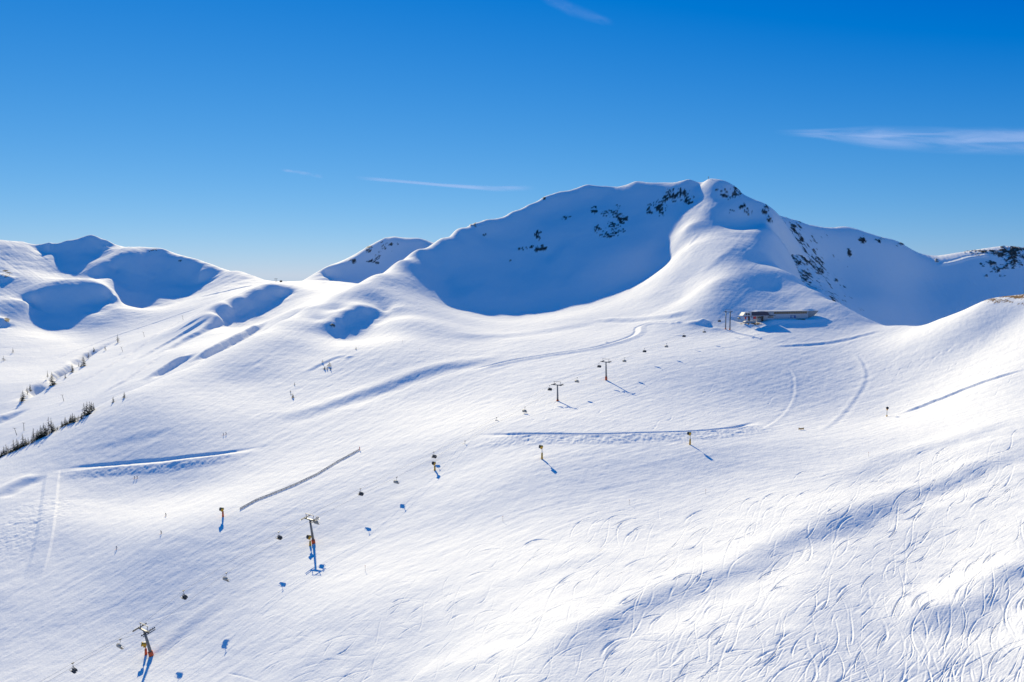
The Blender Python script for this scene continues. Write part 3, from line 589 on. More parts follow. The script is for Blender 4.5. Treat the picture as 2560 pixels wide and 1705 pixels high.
ORD = ['first', 'second', 'third', 'fourth', 'fifth', 'sixth', 'seventh', 'eighth', 'ninth', 'tenth', 'eleventh', 'twelfth', 'thirteenth', 'fourteenth', 'fifteenth', 'sixteenth', 'seventeenth', 'eighteenth', 'nineteenth', 'twentieth',
       'twenty-first', 'twenty-second', 'twenty-third', 'twenty-fourth', 'twenty-fifth', 'twenty-sixth', 'twenty-seventh', 'twenty-eighth', 'twenty-ninth', 'thirtieth', 'thirty-first', 'thirty-second', 'thirty-third', 'thirty-fourth', 'thirty-fifth', 'thirty-sixth', 'thirty-seventh', 'thirty-eighth']

M_STEEL = mat('galvanised_steel', (.20, .205, .21), .5, .3, .3, 1.5); M_DARK = mat('dark_steel', (.045, .05, .055), .5, .4, .3, 2.0)
M_ORANGE = mat('orange_padding', (.85, .13, .035), .7, 0, .25, 1.2); M_YEL = mat('yellow_paint', (.80, .42, .02), .5, 0, .25, 1.2); M_SEAT = mat('dark_upholstery', (.075, .078, .085), .7, 0, .3, 3.0)
M_BEIGE = mat('grey_beige_shell', (.42, .39, .34), .5, 0, .25, 1.5); M_WHITE = mat('white_cladding', (.52, .54, .58), .6, 0, .15, .5); M_NAVY = mat('navy_shell', (.008, .022, .075), .45, 0, .3, .4)
M_GLASS = mat('dark_glass', (.02, .035, .045), .15, 0, .3, .3); M_RED = mat('red_paint', (.75, .06, .06), .5, 0, .2, 1); M_BLUE = mat('blue_door', (.02, .12, .40), .5, 0, .2, 1); M_WOOD = mat('weathered_wood', (.20, .13, .08), .8, 0, .4, 2)
M_CONC = mat('concrete', (.36, .36, .36), .85, 0, .25, .6); M_TAN = mat('tan_canvas', (.72, .42, .16), .8, 0, .2, 1.5); M_GREY = mat('grey_duct', (.42, .42, .43), .6, .2, .2, 1)

# ------------------------------------------------------------------ chairlift
LA, LB = -338.0, .724; DL = Vector((.5864, .81, 0)).normalized(); DR = Vector((DL.y, -DL.x, 0)); GAUGE = 3.0
def on_line(px, py, side=0):
    U, E = ue(px, py); o = DR * GAUGE * side
    Y = (LA + o.x - LB * o.y) / (float(U) - LB); return Vector((float(U) * Y, Y, float(E) * Y + CAMZ))
ROPE = {-1: [], 1: []}
def pylon(base, arm, label, legs=1, pad=1.8, lean=0.0, rail=1.6, train=5.6):
    b = on_line(*base); gz = ground(b.x, b.y) + CAMZ; b = Vector((b.x, b.y, gz - .3)); t = on_line(*arm); H = t.z - gz
    dep = b.y * CT - (gz - CAMZ) * ST; H = (base[1] - arm[1]) / F * dep / CT * 1.04
    o = thing('lift_pylon', b, label, 'lift pylon', 'pylons of the chairlift'); top = Vector((0, 0, H)) - DL * H * math.tan(lean); slope = Vector((DL.x, DL.y, math.tan(lean) if lean else .08)).normalized()
    for s in ((0,) if legs == 1 else (-1, 1)):
        q = DR * 2.2 * s
        MB().tube([q, q + top * .5, q + top], .62 if legs == 1 else .55, 12, .36 if legs == 1 else .45).build('mast', M_STEEL, o, True)
        MB().tube([q + Vector((0, 0, .1)), q + top.normalized() * (pad + .3)], .86 if legs == 1 else .72, 12).build('padding', M_ORANGE, o, True)
    MB().box(top, (GAUGE * 2 + .8, .5, .55), Matrix((DR, DL, Vector((0, 0, 1)))).transposed()).build('crossarm', M_STEEL, o)
    for s in (-1, 1):
        c = top + DR * GAUGE * s + Vector((0, 0, .25)); a = MB(); hl = train / 2
        a.box(c, (.14, train, .2), Matrix((DR, slope, DR.cross(slope))).transposed())
        tr = a.build('sheave_train', M_DARK, o)
        for k in range(8): w = MB(); w.lathe(c + slope * (-hl + .3 + k * (train - .6) / 7) - DR * .1 + Vector((0, 0, .2)), DR, [(0, .16), (.05, .26), (.15, .26), (.2, .16)], 10); w.build('wheel', M_DARK, tr, True)
        k = MB()                                       # catwalk beside the wheels
        k.box(c + DR * .75 * s - Vector((0, 0, .25)), (.6, train * .9, .06), Matrix((DR, slope, DR.cross(slope))).transposed()); k.build('catwalk', M_STEEL, o)
        ROPE[s].append(b + c + Vector((0, 0, .45)))
    f = MB(); hr = 2.3
    for s in (-1, 1):
        f.tube([top + DR * 2.1 * s, top + DR * 2.7 * s + Vector((0, 0, hr))], .13, 6)
    f.tube([top - DR * 3.0 + Vector((0, 0, hr)), top + DR * 3.0 + Vector((0, 0, hr))], .13, 6); f.build('service_frame', M_STEEL, o)
    l = MB(); q0 = DR * (2.2 if legs == 2 else 0) + DR * .75
    for s in (-.2, .2): l.tube([q0 + DL * s + Vector((0, 0, 1)), q0 + DL * s + top - DR * .25], .035, 5)
    for k in range(int(H / .6)): z = 1.2 + k * .6; l.tube([q0 - DL * .2 + top * (z / H) * .98, q0 + DL * .2 + top * (z / H) * .98], .025, 4)
    l.build('ladder', M_STEEL, o); return o
pylon((378, 1622), (363, 1552), 'grey pylon nearest the camera at bottom left with orange padded foot', lean=math.radians(12.5))
pylon((784, 1353), (778, 1291), 'grey pylon left of centre with red padded foot beside a yellow snow gun', lean=math.radians(9), pad=1.7)
pylon((1394, 1003), (1392, 963), 'shorter grey pylon standing on the crest above the long ploughed bench', lean=math.radians(2), pad=.9)
pylon((1515.5, 951), (1513, 906), 'grey pylon with tall orange padded foot, between the crest pylon and top station', lean=math.radians(3), pad=2.8)
pylon((1819, 833), (1816, 790), 'two-legged portal pylon in front of the top station', legs=2, pad=1.2, train=8)
# chairs
def chair(kind, face):
    "hangs from its grip at the origin; width across the rope, facing along local +Y"
    o = thing('lift_chair', (0, 0, 0), '-', 'lift chair', 'chairs hanging on the chairlift')
    shell, seat = (M_SEAT, M_SEAT) if kind == 'dark' else (M_BEIGE, M_SEAT)
    MB().box((0, 0, .02), (.34, .9, .3)).tube([(0, -.55, .08), (0, .55, .08)], .12, 8).build('grip', M_DARK, o)
    MB().tube([(0, 0, 0), (.02, -.05, -.9), (0, -.3, -1.75)], .085, 8).build('hanger', M_STEEL, o, True)
    f = MB().tube([(-1.35, -.35, -1.8), (1.35, -.35, -1.8)], .085, 8)
    for x in (-1.35, -.45, .45, 1.35): f.tube([(x, -.35, -1.8), (x, -.42, -2.6), (x, -.2, -3.6), (x, .3, -3.75)], .055, 6)
    f.build('frame', M_STEEL, o)
    b = MB()
    for k in range(6):
        x = -1.42 + k * .568; b.box((x, -.34, -3.08), (.53, .16, .92), Matrix.Rotation(math.radians(-10), 3, 'X'))
    b.build('backrest', shell, o)
    q = MB()
    for k in range(6): q.box((-1.42 + k * .568, .08, -3.55), (.53, .66, .17))
    q.build('seat', seat, o)
    r = MB().tube([(-1.6, -.35, -2.5), (-1.62, .75, -2.9), (-1.6, .75, -3.3)], .04, 6).tube([(1.6, -.35, -2.5), (1.62, .75, -2.9), (1.6, .75, -3.3)], .04, 6).tube([(-1.6, .75, -2.95), (1.6, .75, -2.95)], .045, 6)
    r.build('safety_bar', M_DARK, o)
    h = MB(); n = 10; v = []                            # curved hood folded up behind the seat
    for k in range(n):
        a = math.radians(-30 + 95 * k / (n - 1)); y = -.15 - .75 * math.cos(a); z = -2.75 + .95 * math.sin(a)
        v += [(-1.72, y, z), (1.72, y, z), (-1.72, y + .06, z - .03), (1.72, y + .06, z - .03)]
    fcs = []
    for k in range(n - 1):
        i = 4 * k; fcs += [(i, i + 1, i + 5, i + 4), (i + 2, i + 6, i + 7, i + 3), (i, i + 4, i + 6, i + 2), (i + 1, i + 3, i + 7, i + 5)]
    h.add(v, fcs + [(0, 2, 3, 1), (4 * n - 4, 4 * n - 3, 4 * n - 1, 4 * n - 2)]).build('hood', M_BEIGE if kind != 'dark' else mat('tinted_hood', (.16, .17, .18), .3), o, True)
    return o
GRIPS = [(182, 1658), (300.7, 1598.6), (458.8, 1476.8), (565.8, 1432.6), (696.8, 1330), (792, 1292.5), (901, 1222), (991.7, 1193), (1084.5, 1130), (1162.6, 1102.5), (1241.5, 1044), (1312.4, 1017.8), (1374, 964), (1443, 944.4), (1497.5, 907.7),
         (1561.8, 894.4), (1611, 870.7), (1666.7, 858.8), (1709.8, 833.5), (1761.2, 823), (1798.3, 796.4), (1848.6, 789.6)]
NOTE = {0: 'lowest, near the bottom left corner', 1: 'lowest, left of the nearest pylon', 2: 'second lowest, above right of the nearest pylon', 3: 'second lowest, over open piste between the two nearest pylons', 4: 'third lowest, just left of the red-footed pylon', 5: 'third lowest, right under the arm of the red-footed pylon',
        6: 'fourth lowest, right of the red-footed pylon', 7: 'fourth lowest, below left of the yellow fan gun', 8: 'fifth lowest, straight above a yellow snow gun', 9: 'fifth lowest, by the left end of the bench', 10: 'sixth lowest, just above the long bench', 11: 'sixth lowest, just below the crest pylon',
        12: 'seventh lowest, touching the arm of the crest pylon', 13: 'seventh lowest, between the two middle pylons', 14: 'eighth lowest, left of the tall orange pylon foot', 15: 'eighth lowest, just above the middle pylons', 16: 'ninth lowest, below the snow-park heaps', 17: 'ninth lowest, halfway to the portal pylon',
        18: 'tenth lowest, below the snow-park ramp', 19: 'tenth lowest, left of the portal pylon', 20: 'topmost, left beside the portal pylon', 21: 'topmost, between portal pylon and station'}
proto = {}
rzL = math.atan2(DL.y, DL.x) - math.pi / 2
for k, (gx, gy) in enumerate(GRIPS):
    sd_ = -1 if k % 2 == 0 else 1; p = on_line(gx, gy, sd_); kind = 'dark' if sd_ < 0 else 'light'; lab = ('dark chair on the left-hand rope, ' if sd_ < 0 else 'grey-beige chair on the right-hand rope, ') + NOTE[k]
    rz = rzL + (math.pi if sd_ < 0 else 0)
    if kind not in proto: o = chair(kind, sd_); o.location = p; o.scale = (.9, .9, .9); o['label'] = lab; o.rotation_euler = (0, 0, rz); proto[kind] = o
    else: dup(proto[kind], p, lab, rz)
    ROPE[sd_].append(p + Vector((0, 0, .08)))
for s in (-1, 1):
    P = sorted(ROPE[s], key=lambda p: p.y); q = P[0] + (P[0] - P[1]).normalized() * 60; q.z = P[0].z - 12; e = P[-1] + DL * 14 + Vector((0, 0, -.5))
    P = [q] + P + [e]
    tag(MB().tube(P, .034, 5).build('haul_rope', M_STEEL, None), 'steel haul rope carrying the %s chairs' % ('dark left-hand' if s < 0 else 'grey-beige right-hand'), 'cable', 'ropes of the chairlift')

# ------------------------------------------------------------------ snow guns
def snow_gun(base, h, label, head=(-.6, -.75, .25), pole=M_YEL, sleeve=.5, tilt=0.0):
    b = spot(*base); o = thing('snow_gun', b - Vector((0, 0, .2)), label, 'snow gun', 'snow guns beside the pistes')
    MB().tube([(0, 0, 0), (0, 0, h * sleeve)], .52, 12, .40).build('padding', pole, o, True)
    MB().tube([(0, 0, 0), (0, 0, h - .9)], .15, 10).build('pole', M_STEEL, o, True)
    d = Vector(head).normalized(); c = Vector((0, 0, h - .35)) + Vector((d.x, d.y, 0)) * .5
    MB().box((0, 0, h - 1.0), (.5, .5, .35)).tube([(0, 0, h - 1.1), tuple(c - Vector((0, 0, .3)))], .13, 8).build('bracket', M_DARK, o)
    br = MB().lathe(c - d * .9, d, [(0, .45), (.15, .66), (.5, .72), (1.3, .76), (1.8, .86), (1.8, .76), (.6, .60), (.6, .05)], 18).build('barrel', M_YEL, o, True)
    MB().lathe(c + d * .78, d, [(0, .80), (.10, .90), (.17, .90), (.17, .70)], 18).build('nozzle_ring', M_DARK, br, True)
    MB().lathe(c - d * .2, d, [(0, .58), (.05, .58), (.06, .1)], 12).build('fan', M_DARK, br)
    up = (Vector((0, 0, 1)) - d * d.z).normalized(); R_ = Matrix((d.cross(up), d, up)).transposed()
    MB().box(c + up * .78 - d * .2, (.9, 1.2, .22), R_, .8).build('cover', M_WHITE, br)
    MB().box(c - up * .95 - d * .3, (.7, .9, .45), R_).build('motor_box', M_YEL, o)
    return o
snow_gun((1087, 1176), 4.6, 'yellow snow gun below the left end of the long bench, under a chair', sleeve=.6)
snow_gun((1355, 1147), 7.0, 'tall yellow snow gun at the foot of the long bench, left of the other', (-.9, -.4, .2))
snow_gun((1725, 1112), 6.8, 'tall yellow snow gun at the right end of the long bench', (-.9, -.4, .1))
snow_gun((557.5, 1292), 4.6, 'yellow snow gun on an orange pole beside the net fence', pole=M_ORANGE, sleeve=.7)
snow_gun((775.5, 1364), 4.8, 'yellow snow gun close to the red-footed pylon', sleeve=.5)
snow_gun((365, 1638), 4.8, 'white-covered snow gun on an orange pole beside the nearest pylon', (-.9, -.3, .15), pole=M_ORANGE, sleeve=.55)
snow_gun((2217, 1041), 6.2, 'lone snow gun at the foot of the right-hand hill', (-.3, -.9, .45), pole=M_YEL, sleeve=.18)

# ------------------------------------------------------------------ net fence
fp = [(600, 1274), (640, 1252), (690, 1232), (740, 1211), (790, 1188), (845, 1155), (897, 1127)]
pts = [spot(*p) for p in fp]; base0 = pts[0].copy(); o = thing('net_fence', base0, 'long grey net fence running diagonally down the left piste, red at its top end', 'fence')
Q = []
for a, b in zip(pts[:-1], pts[1:]):
    for t in (0, .25, .5, .75): Q.append(a.lerp(b, t))
Q.append(pts[-1]); Q = [Vector((q.x, q.y, ground(q.x, q.y) + CAMZ)) - base0 for q in Q]
HN = 1.0
for k, q in enumerate(Q): MB().tube([q - Vector((0, 0, .3)), q + Vector((.05 * math.sin(k * 2.1), 0, HN + .15))], .06, 6).build('post', M_DARK, o)
n_ = MB()
for j in range(9):
    z = .08 + j * HN / 8.5
    n_.tube([q + Vector((0, 0, z + .05 * math.sin(k * 1.7 + j))) for k, q in enumerate(Q)], .035 if j not in (0, 8) else .06, 4)
for a, b in zip(Q[:-1], Q[1:]):
    for t in np.linspace(.05, .95, 12): p = a.lerp(b, t); n_.tube([p + Vector((0, 0, .05)), p + Vector((0, 0, HN))], .03, 3)
n_.build('net', M_GREY, o)
MB().tube([Q[-1] + Vector((.5, .2, -.3)), Q[-1] + Vector((.5, .2, 2.5))], .22, 8).build('end_post', M_RED, o)

# ------------------------------------------------------------------ top station
def sx(px): return (px - 1872) / F * SO.y / (.965 - .262 * .3116)          # picture column -> metres along the front
def sz(py): return (807 - py) / F * SO.y
o = thing('lift_station', SO, 'navy and white chairlift terminal with red machinery under its roof', 'lift station', None, rzS)
x0, x1 = sx(1853), sx(1915); zb, zt = sz(789), sz(779.5)
def prism(prof, xa, xb, ya_, yb_, inset=0):
    "profile in (x,z) between two depths"
    m = MB(); n = len(prof); v = [(x, ya_, z) for x, z in prof] + [(x, yb_, z) for x, z in prof]
    return m.add(v, [tuple(range(n)), tuple(range(2 * n - 1, n - 1, -1))] + [((k + 1) % n, k, k + n, (k + 1) % n + n) for k in range(n)])
xm = sx(1874)
prism([(xm, zb), (x1 + 2.5, zb), (x1 - .5, zt - .4), (x1 - 2.2, zt), (xm, zt)], 0, 0, -3.6, 3.6).build('roof_shell', M_NAVY, o)
prism([(x0 - 1, zb), (xm - .05, zb), (xm - .05, zt - .2), (x0 + 2.2, zt - .3), (x0, zb + .7)], 0, 0, -3.4, 3.4).build('roof_nose', M_WHITE, o)
for k in range(2): MB().box((x0 + 3.6 + k * 2.6, -3.45, zb + 1.7), (1.9, .12, 1.9)).build('window', M_GLASS, o)
MB().box((x0 + 7.2, -3.45, zb + 1.4), (1.0, .12, 1.2)).build('window', M_GLASS, o)
MB().box(((x0 + x1) / 2, 0, zb - .2), (x1 - x0 + 1.5, 7.4, .38)).build('platform_edge', M_WHITE, o)
MB().box((0, 0, zb / 2 - .6), (1.3, 1.5, zb + .4)).build('pillar', M_DARK, o)
MB().box((sx(1906), 0, zb / 2 - .6), (1.3, 1.5, zb + .4)).build('pillar', M_DARK, o)
w = MB().lathe((-3.2, 0, zb - 1.5), (0, 0, 1), [(0, 1.6), (.12, 3.0), (.5, 3.0), (.62, 1.6)], 28); w.build('bullwheel', M_RED, o, True)
MB().box((-5.6, -2.6, zb - 2.2), (1.4, .5, 2.4)).build('guard_panel', M_RED, o); MB().box((5.0, -2.6, zb - 2.1), (3.2, .5, 2.6)).build('guard_panel', M_RED, o)
MB().box((1.9, -2.0, zb - 1.2), (3.0, .4, .6)).build('drive_beam', M_WOOD, o)
prism([(-5.2, -.8), (6.5, -.8), (7.6, 1.2), (6.2, 2.1), (-4.0, 2.1), (-5.8, 1.0)], 0, 0, -1.8, 2.2).build('loading_ramp', M_WHITE, o)
# control cabin
c0, c1 = sx(1893), sx(1938); o = thing('control_cabin', SO + E1 * c0 + Vector((0, 3, 0)), 'low white cabin wing between the navy terminal and the long building', 'cabin', None, rzS); Wc = c1 - c0; zc = sz(789.8)
MB().box((Wc / 2, 2, zc / 2 - 1), (Wc, 7, zc + 1.2)).build('wall', M_WHITE, o)
MB().box((Wc / 2, 2, zc - .2), (Wc + .8, 7.8, .4)).build('roof', M_NAVY, o)
MB().box((Wc * .58 + 3.6, -1.55, zc - 1.6), (6.8, .12, 1.2)).build('window', M_GLASS, o); MB().box((2.2, -1.55, zc - 1.7), (3.6, .12, 1.4)).build('window', M_GLASS, o)
MB().box((1.6, -1.9, zc - 3.4), (4.4, .7, .5)).build('sill', M_CONC, o)
# long building set into the slope
g0, g1 = sx(1921), sx(2030); o = thing('mountain_building', SO + E1 * g0 + Vector((0, 6, 0)), 'long low white building with a dark window band, dug into the snow slope', 'building', None, rzS); Wg = g1 - g0; zg = sz(780.5); zg2 = zg + .2; lo = sz(800)
MB().box((Wg / 2, 5, (zg + lo) / 2 - 1.2), (Wg, 10, zg - lo + 2.4)).build('wall', M_WHITE, o)
MB().box((Wg / 2 - .3, 4.6, zg + .25), (Wg + 1.6, 11.4, .5)).build('roof', M_WHITE, o)
wa, wb_ = sx(1940) - g0, sx(2026) - g0; n = 14
MB().box(((wa + wb_) / 2, -.02, zg - 1.45), (wb_ - wa, .12, 2.3)).build('window_band', M_GLASS, o)
for k in range(n + 1): MB().box((wa + (wb_ - wa) * k / n, -.12, zg - 1.45), (.22, .14, 2.3)).build('mullion', M_CONC, o)
d0 = sx(1983) - g0
f_ = MB().box((d0 + 3.2, -.05, lo + 2.4), (6.4, .14, 2.7)).build('doorway', M_BLUE, o); MB().box((d0 + 2.6, -.16, lo + 2.3), (2.9, .12, 2.2)).build('door', M_WHITE, f_)
prism([(Wg, lo - 2), (Wg + .6, lo - 2), (sx(2056) - g0, zg - .1), (sx(2056) - g0, zg + .35), (Wg, zg + .35)], 0, 0, -.4, .6).build('wing_wall', M_CONC, o)
# banner
p = spot(2003, 1074); o = thing('banner', p, 'small tan banner stretched between two posts on the right-hand piste', 'banner', None, .15)
for s in (-1.7, 1.7): MB().tube([(s, 0, -.2), (s, 0, 1.5)], .07, 6).build('post', M_WOOD, o)
v = []
for k in range(9):
    t = k / 8; dz = -.28 * (1 - (2 * t - 1) ** 2); v += [(-1.7 + 3.4 * t, -.03, .35 + dz * .4), (-1.7 + 3.4 * t, -.03, 1.45 + dz), (-1.7 + 3.4 * t, .03, .35 + dz * .4), (-1.7 + 3.4 * t, .03, 1.45 + dz)]
MB().add(v, [q for k in range(8) for q in ((4*k, 4*k+4, 4*k+5, 4*k+1), (4*k+2, 4*k+3, 4*k+7, 4*k+6), (4*k+1, 4*k+5, 4*k+7, 4*k+3), (4*k, 4*k+2, 4*k+6, 4*k+4))]).build('cloth', M_TAN, o)

# ------------------------------------------------------------------ small poles, cross, far lift
def marker(px, py, h, label):
    p = spot(px, py); o = thing('piste_marker', p, label, 'piste marker', 'thin poles marking the piste edge')
    MB().tube([(0, 0, -.3), (.03, 0, h)], .045, 6).build('pole', M_DARK, o); MB().lathe((.03, 0, h - .35), (0, 0, 1), [(0, .05), (.03, .12), (.32, .12), (.35, .05)], 8).build('marker_top', M_ORANGE, o)
for px, py, h, l in ((1257, 1304, 2.4, 'thin marker pole in front of the ski tracks, centre'), (913, 1428, 2.4, 'thin marker pole below the red-footed pylon, nearest the camera'), (1764, 1236, 2.3, 'thin marker pole on the piste edge below the right end of the bench'), (2171, 1144, 2.3, 'thin marker pole rightmost along the piste edge'),
                    (1573, 1262, 2.2, 'thin marker pole halfway along the tracked slope edge'), (1290, 897, 2.2, 'thin marker pole on the narrow upper track'), (1006, 857, 2.4, 'thin marker pole on open snow under the big shaded bowl'), (1049, 878, 2.2, 'thin marker pole just right of and below the one on open snow')): marker(px, py, h, l)
p = spot(1771, 448); o = thing('summit_cross', p, 'thin summit cross on top of the main mountain', 'cross')
MB().box((0, 0, 2.2), (.42, .42, 5.2)).build('upright', M_WOOD, o); MB().box((0, 0, 3.6), (2.4, .36, .42)).build('crossbeam', M_WOOD, o)
def drag(px, py, h, label, lean):
    p = spot(px, py, B, Ymin=640); o = thing('drag_lift_pylon', p, label, 'lift pylon', 'pylons of the far drag lift')
    MB().tube([(0, 0, -.5), (lean * h, 0, h)], .24, 8, .18).build('mast', M_DARK, o); MB().tube([(lean * h - 2.0, .6, h), (lean * h + 2.0, -.6, h)], .16, 6).build('crossarm', M_DARK, o)
for a in ((42, 1087, 6.6, 'small T-shaped lift pylon lowest in the left valley', -.3), (60, 1076, 7.4, 'upright T-shaped lift pylon beside the lowest one in the left valley', 0), (160, 1003, 7, 'T-shaped lift pylon above the conifer row', -.25), (307, 880, 7.5, 'T-shaped lift pylon halfway up the left valley', -.25), (361, 842, 7.5, 'T-shaped lift pylon, second from the top in the left valley', -.2), (458, 800, 7, 'T-shaped lift pylon topmost in the left valley', -.15)): drag(*a)
p = spot(690, 705, B, Ymin=1400); o = thing('drag_lift_pylon', p, 'small two-legged lift frame on the snowy saddle', 'lift pylon', 'pylons of the far drag lift')
for s in (-1.6, 1.6): MB().tube([(s, 0, -2), (s, 0, 6.5)], .3, 8).build('leg', M_DARK, o)
MB().box((0, 0, 6.6), (7, .6, .6)).build('crossarm', M_DARK, o)
p = spot(702.5, 704.5, B, Ymin=1400); o = thing('hut', p, 'tiny dark hut on the snowy saddle beside the lift frame', 'hut')
MB().box((0, 0, .8), (4.2, 3, 2.6)).build('wall', M_WOOD, o); MB().add([(-2.4, -1.8, 2.1), (2.4, -1.8, 2.1), (2.4, 1.8, 2.1), (-2.4, 1.8, 2.1), (-2.4, 0, 3.0), (2.4, 0, 3.0)], [(0, 1, 5, 4), (2, 3, 4, 5), (0, 4, 3), (1, 2, 5), (3, 2, 1, 0)]).build('roof', M_DARK, o)

# ------------------------------------------------------------------ trees
def leaf_mat(name, c0, c1):
    m = bpy.data.materials.new(name); m.use_nodes = True; nt = m.node_tree; b = nt.nodes['Principled BSDF']; N = nt.nodes.new
    g = N('ShaderNodeNewGeometry'); r = N('ShaderNodeValToRGB'); r.color_ramp.elements[0].color = (*c0, 1); r.color_ramp.elements[1].color = (*c1, 1); nt.links.new(g.outputs['Random Per Island'], r.inputs['Fac']); nt.links.new(r.outputs['Color'], b.inputs['Base Color'])
    b.inputs['Roughness'].default_value = .8; return m
M_NEEDLE = leaf_mat('spruce_needles', (.008, .018, .010), (.035, .055, .025)); M_LARCH = leaf_mat('bare_larch_twigs', (.045, .03, .02), (.11, .075, .05)); M_BARK = mat('bark', (.06, .045, .035), .9, 0, .3, 4)
def crown(seed, h=1.0, spread=.2, tiers=15, per=9, gap=.15, base=.06):
    r = random.Random(seed); m = MB()
    for k in range(tiers):
        t = k / (tiers - 1); z = base + (1 - base) * t * h; R_ = spread * (1 - t) ** .85 + .012
        for j in range(per):
            if r.random() < gap: continue
            a = r.uniform(0, 6.283); L = R_ * r.uniform(.65, 1.25); dz = -L * r.uniform(.25, .6); w = L * r.uniform(.22, .4) + .006; ca, sa = math.cos(a), math.sin(a); zz = z + r.uniform(-.02, .02)
            tip = (ca * L, sa * L, zz + dz); mid = (ca * L * .5, sa * L * .5, zz + dz * .35 + .012)
            l_ = (mid[0] - sa * w * .5, mid[1] + ca * w * .5, mid[2] - w * .3); q_ = (mid[0] + sa * w * .5, mid[1] - ca * w * .5, mid[2] - w * .3)
            m.add([(0, 0, zz), l_, tip, q_, mid], [(0, 1, 4), (0, 4, 3), (4, 1, 2), (4, 2, 3)])
            for e in range(2):
                u = r.uniform(.35, .9); s_ = r.choice((-1, 1)); c = (ca * L * u, sa * L * u, zz + dz * u * .9); b2 = (c[0] - s_ * sa * w * .8 + ca * w * .4, c[1] + s_ * ca * w * .8 + sa * w * .4, c[2] - w * .6); m.add([c, b2, (c[0] + ca * w * .5, c[1] + sa * w * .5, c[2] - w * .1)], [(0, 1, 2)])
    m.add([(-.012, 0, h * .93), (.012, 0, h * .93), (0, .012, h * .93), (0, 0, h * 1.03)], [(0, 1, 3), (1, 2, 3), (2, 0, 3)]); return m
CR = {}
for nm, args in {'spruce': [(1, 1, .19), (2, 1, .23), (3, 1, .15, 15, 8, .25), (4, 1, .27, 13, 9)], 'larch': [(5, 1, .20, 14, 6, .45, .2), (6, 1, .26, 12, 6, .4, .15)]}.items():
    CR[nm] = []
    for a in args:
        t = thing(nm + '_tree', (0, 0, 0), '-', 'tree', '-'); crown(*a).build('crown', M_NEEDLE if nm == 'spruce' else M_LARCH, t); MB().tube([(0, 0, -.15), (.004, 0, .45), (0, 0, .97)], .022, 7, .004).build('trunk', M_BARK, t); CR[nm].append([t, False])
def tree(px, ptop, pbase, label, group, kind='spruce', v=0, f_=A, wide=1.0, **kw):
    p = spot(px, pbase, f_, **kw); h = max(1.2, (pbase - ptop) / F * p.y * 1.03); e = CR[kind][v % len(CR[kind])]; rz = random.uniform(0, 6.28); sc = (h * wide, h * wide, h)
    if not e[1]: t = e[0]; e[1] = True; t.location = p; t.scale = sc; t.rotation_euler = (0, 0, rz); t['label'] = label
    else: t = dup(e[0], p, label, rz, sc)
    t['group'] = group; return t
ROW = [(30, 1340, 1470), (90, 1250, 1440), (150, 1190, 1410), (190, 1240, 1390), (240, 1270, 1390), (320, 1100, 1340), (400, 1070, 1320), (440, 1140, 1290), (485, 1150, 1270), (530, 960, 1250), (590, 1050, 1230), (655, 1040, 1200), (740, 1080, 1170), (780, 830, 1130), (870, 860, 1080), (900, 900, 1060), (945, 770, 1050), (980, 850, 1040), (1020, 720, 1010), (1060, 780, 990),
       (1135, 580, 960), (1190, 600, 930), (1230, 720, 900), (1320, 800, 870), (1430, 660, 800), (1510, 570, 770), (1545, 650, 750), (1600, 600, 720), (1640, 520, 700), (1680, 490, 690), (1720, 520, 690), (1800, 570, 690), (1885, 490, 620), (1945, 260, 540), (2015, 230, 520), (2075, 220, 500), (2115, 230, 440), (2160, 250, 410)]
for k, (x, t, b) in enumerate(ROW):
    hh = b - t; ad = 'tall' if hh > 250 else ('short' if hh < 140 else 'mid-sized'); lar = k in (2, 20, 21, 31)
    tree(x / 9.22, 980 + t / 9.22, 981 + b / 9.22, '%s %s, %s from the left edge in the skyline row' % (ad, 'brownish larch' if lar else 'dark spruce', ORD[k]), 'conifers in a row along the left skyline', 'larch' if lar else 'spruce', k * 3 + 1, wide=1.55 if hh < 250 else 1.25)
sc_ = MB(); r_ = random.Random(77)
for k in range(260):
    px = r_.uniform(-30, 218); py = np.interp(px, [-30, 0, 75, 140, 230], [1155, 1141, 1104, 1072, 1027]) + r_.uniform(.5, 4); p = spot(px, py); h = r_.uniform(.8, 3.2) * (1.2 if 90 < px < 140 or px < 60 else .8)
    n0 = len(sc_.v); c = crown(100 + k, 1, r_.uniform(.35, .6), 6, 6, .2, .0)
    sc_.add([Vector((v[0] * h, v[1] * h, v[2] * h - .1)) + p for v in c.v], c.f)
o = sc_.build('scrub', M_NEEDLE); o['kind'] = 'stuff'; tag(o, 'dark low scrub under the conifer row on the left skyline', 'scrub')
tree(283, 990, 1006, 'small lone spruce right of the conifer row, left of the other lone one', 'lone spruces on the left skyline', v=1); tree(311, 979, 995, 'small bushy lone spruce farthest right of the conifer row', 'lone spruces on the left skyline', v=3)
CREEK = [(110, 1040, 1082), (30, 1105, 1145), (180, 1430, 1505), (195, 1400, 1480), (230, 1365, 1425), (255, 1345, 1400), (400, 1232, 1280), (440, 1248, 1352), (550, 1255, 1292), (608, 1178, 1242), (660, 1163, 1192), (703, 1110, 1190), (745, 1075, 1130), (790, 1033, 1072), (885, 1018, 1062), (990, 925, 992)]
for k, (x, t, b) in enumerate(CREEK):
    lar = k in (0, 1, 2, 4, 12, 14, 15)
    tree(x / 3.364, 560 + t / 3.364, 561 + b / 3.364, '%s along the valley stream, %s from the left' % ('bare brown larch' if lar else 'dark spruce', ORD[k]), 'trees along the valley stream', 'larch' if lar else 'spruce', k, B, 1.2, Ymin=640)
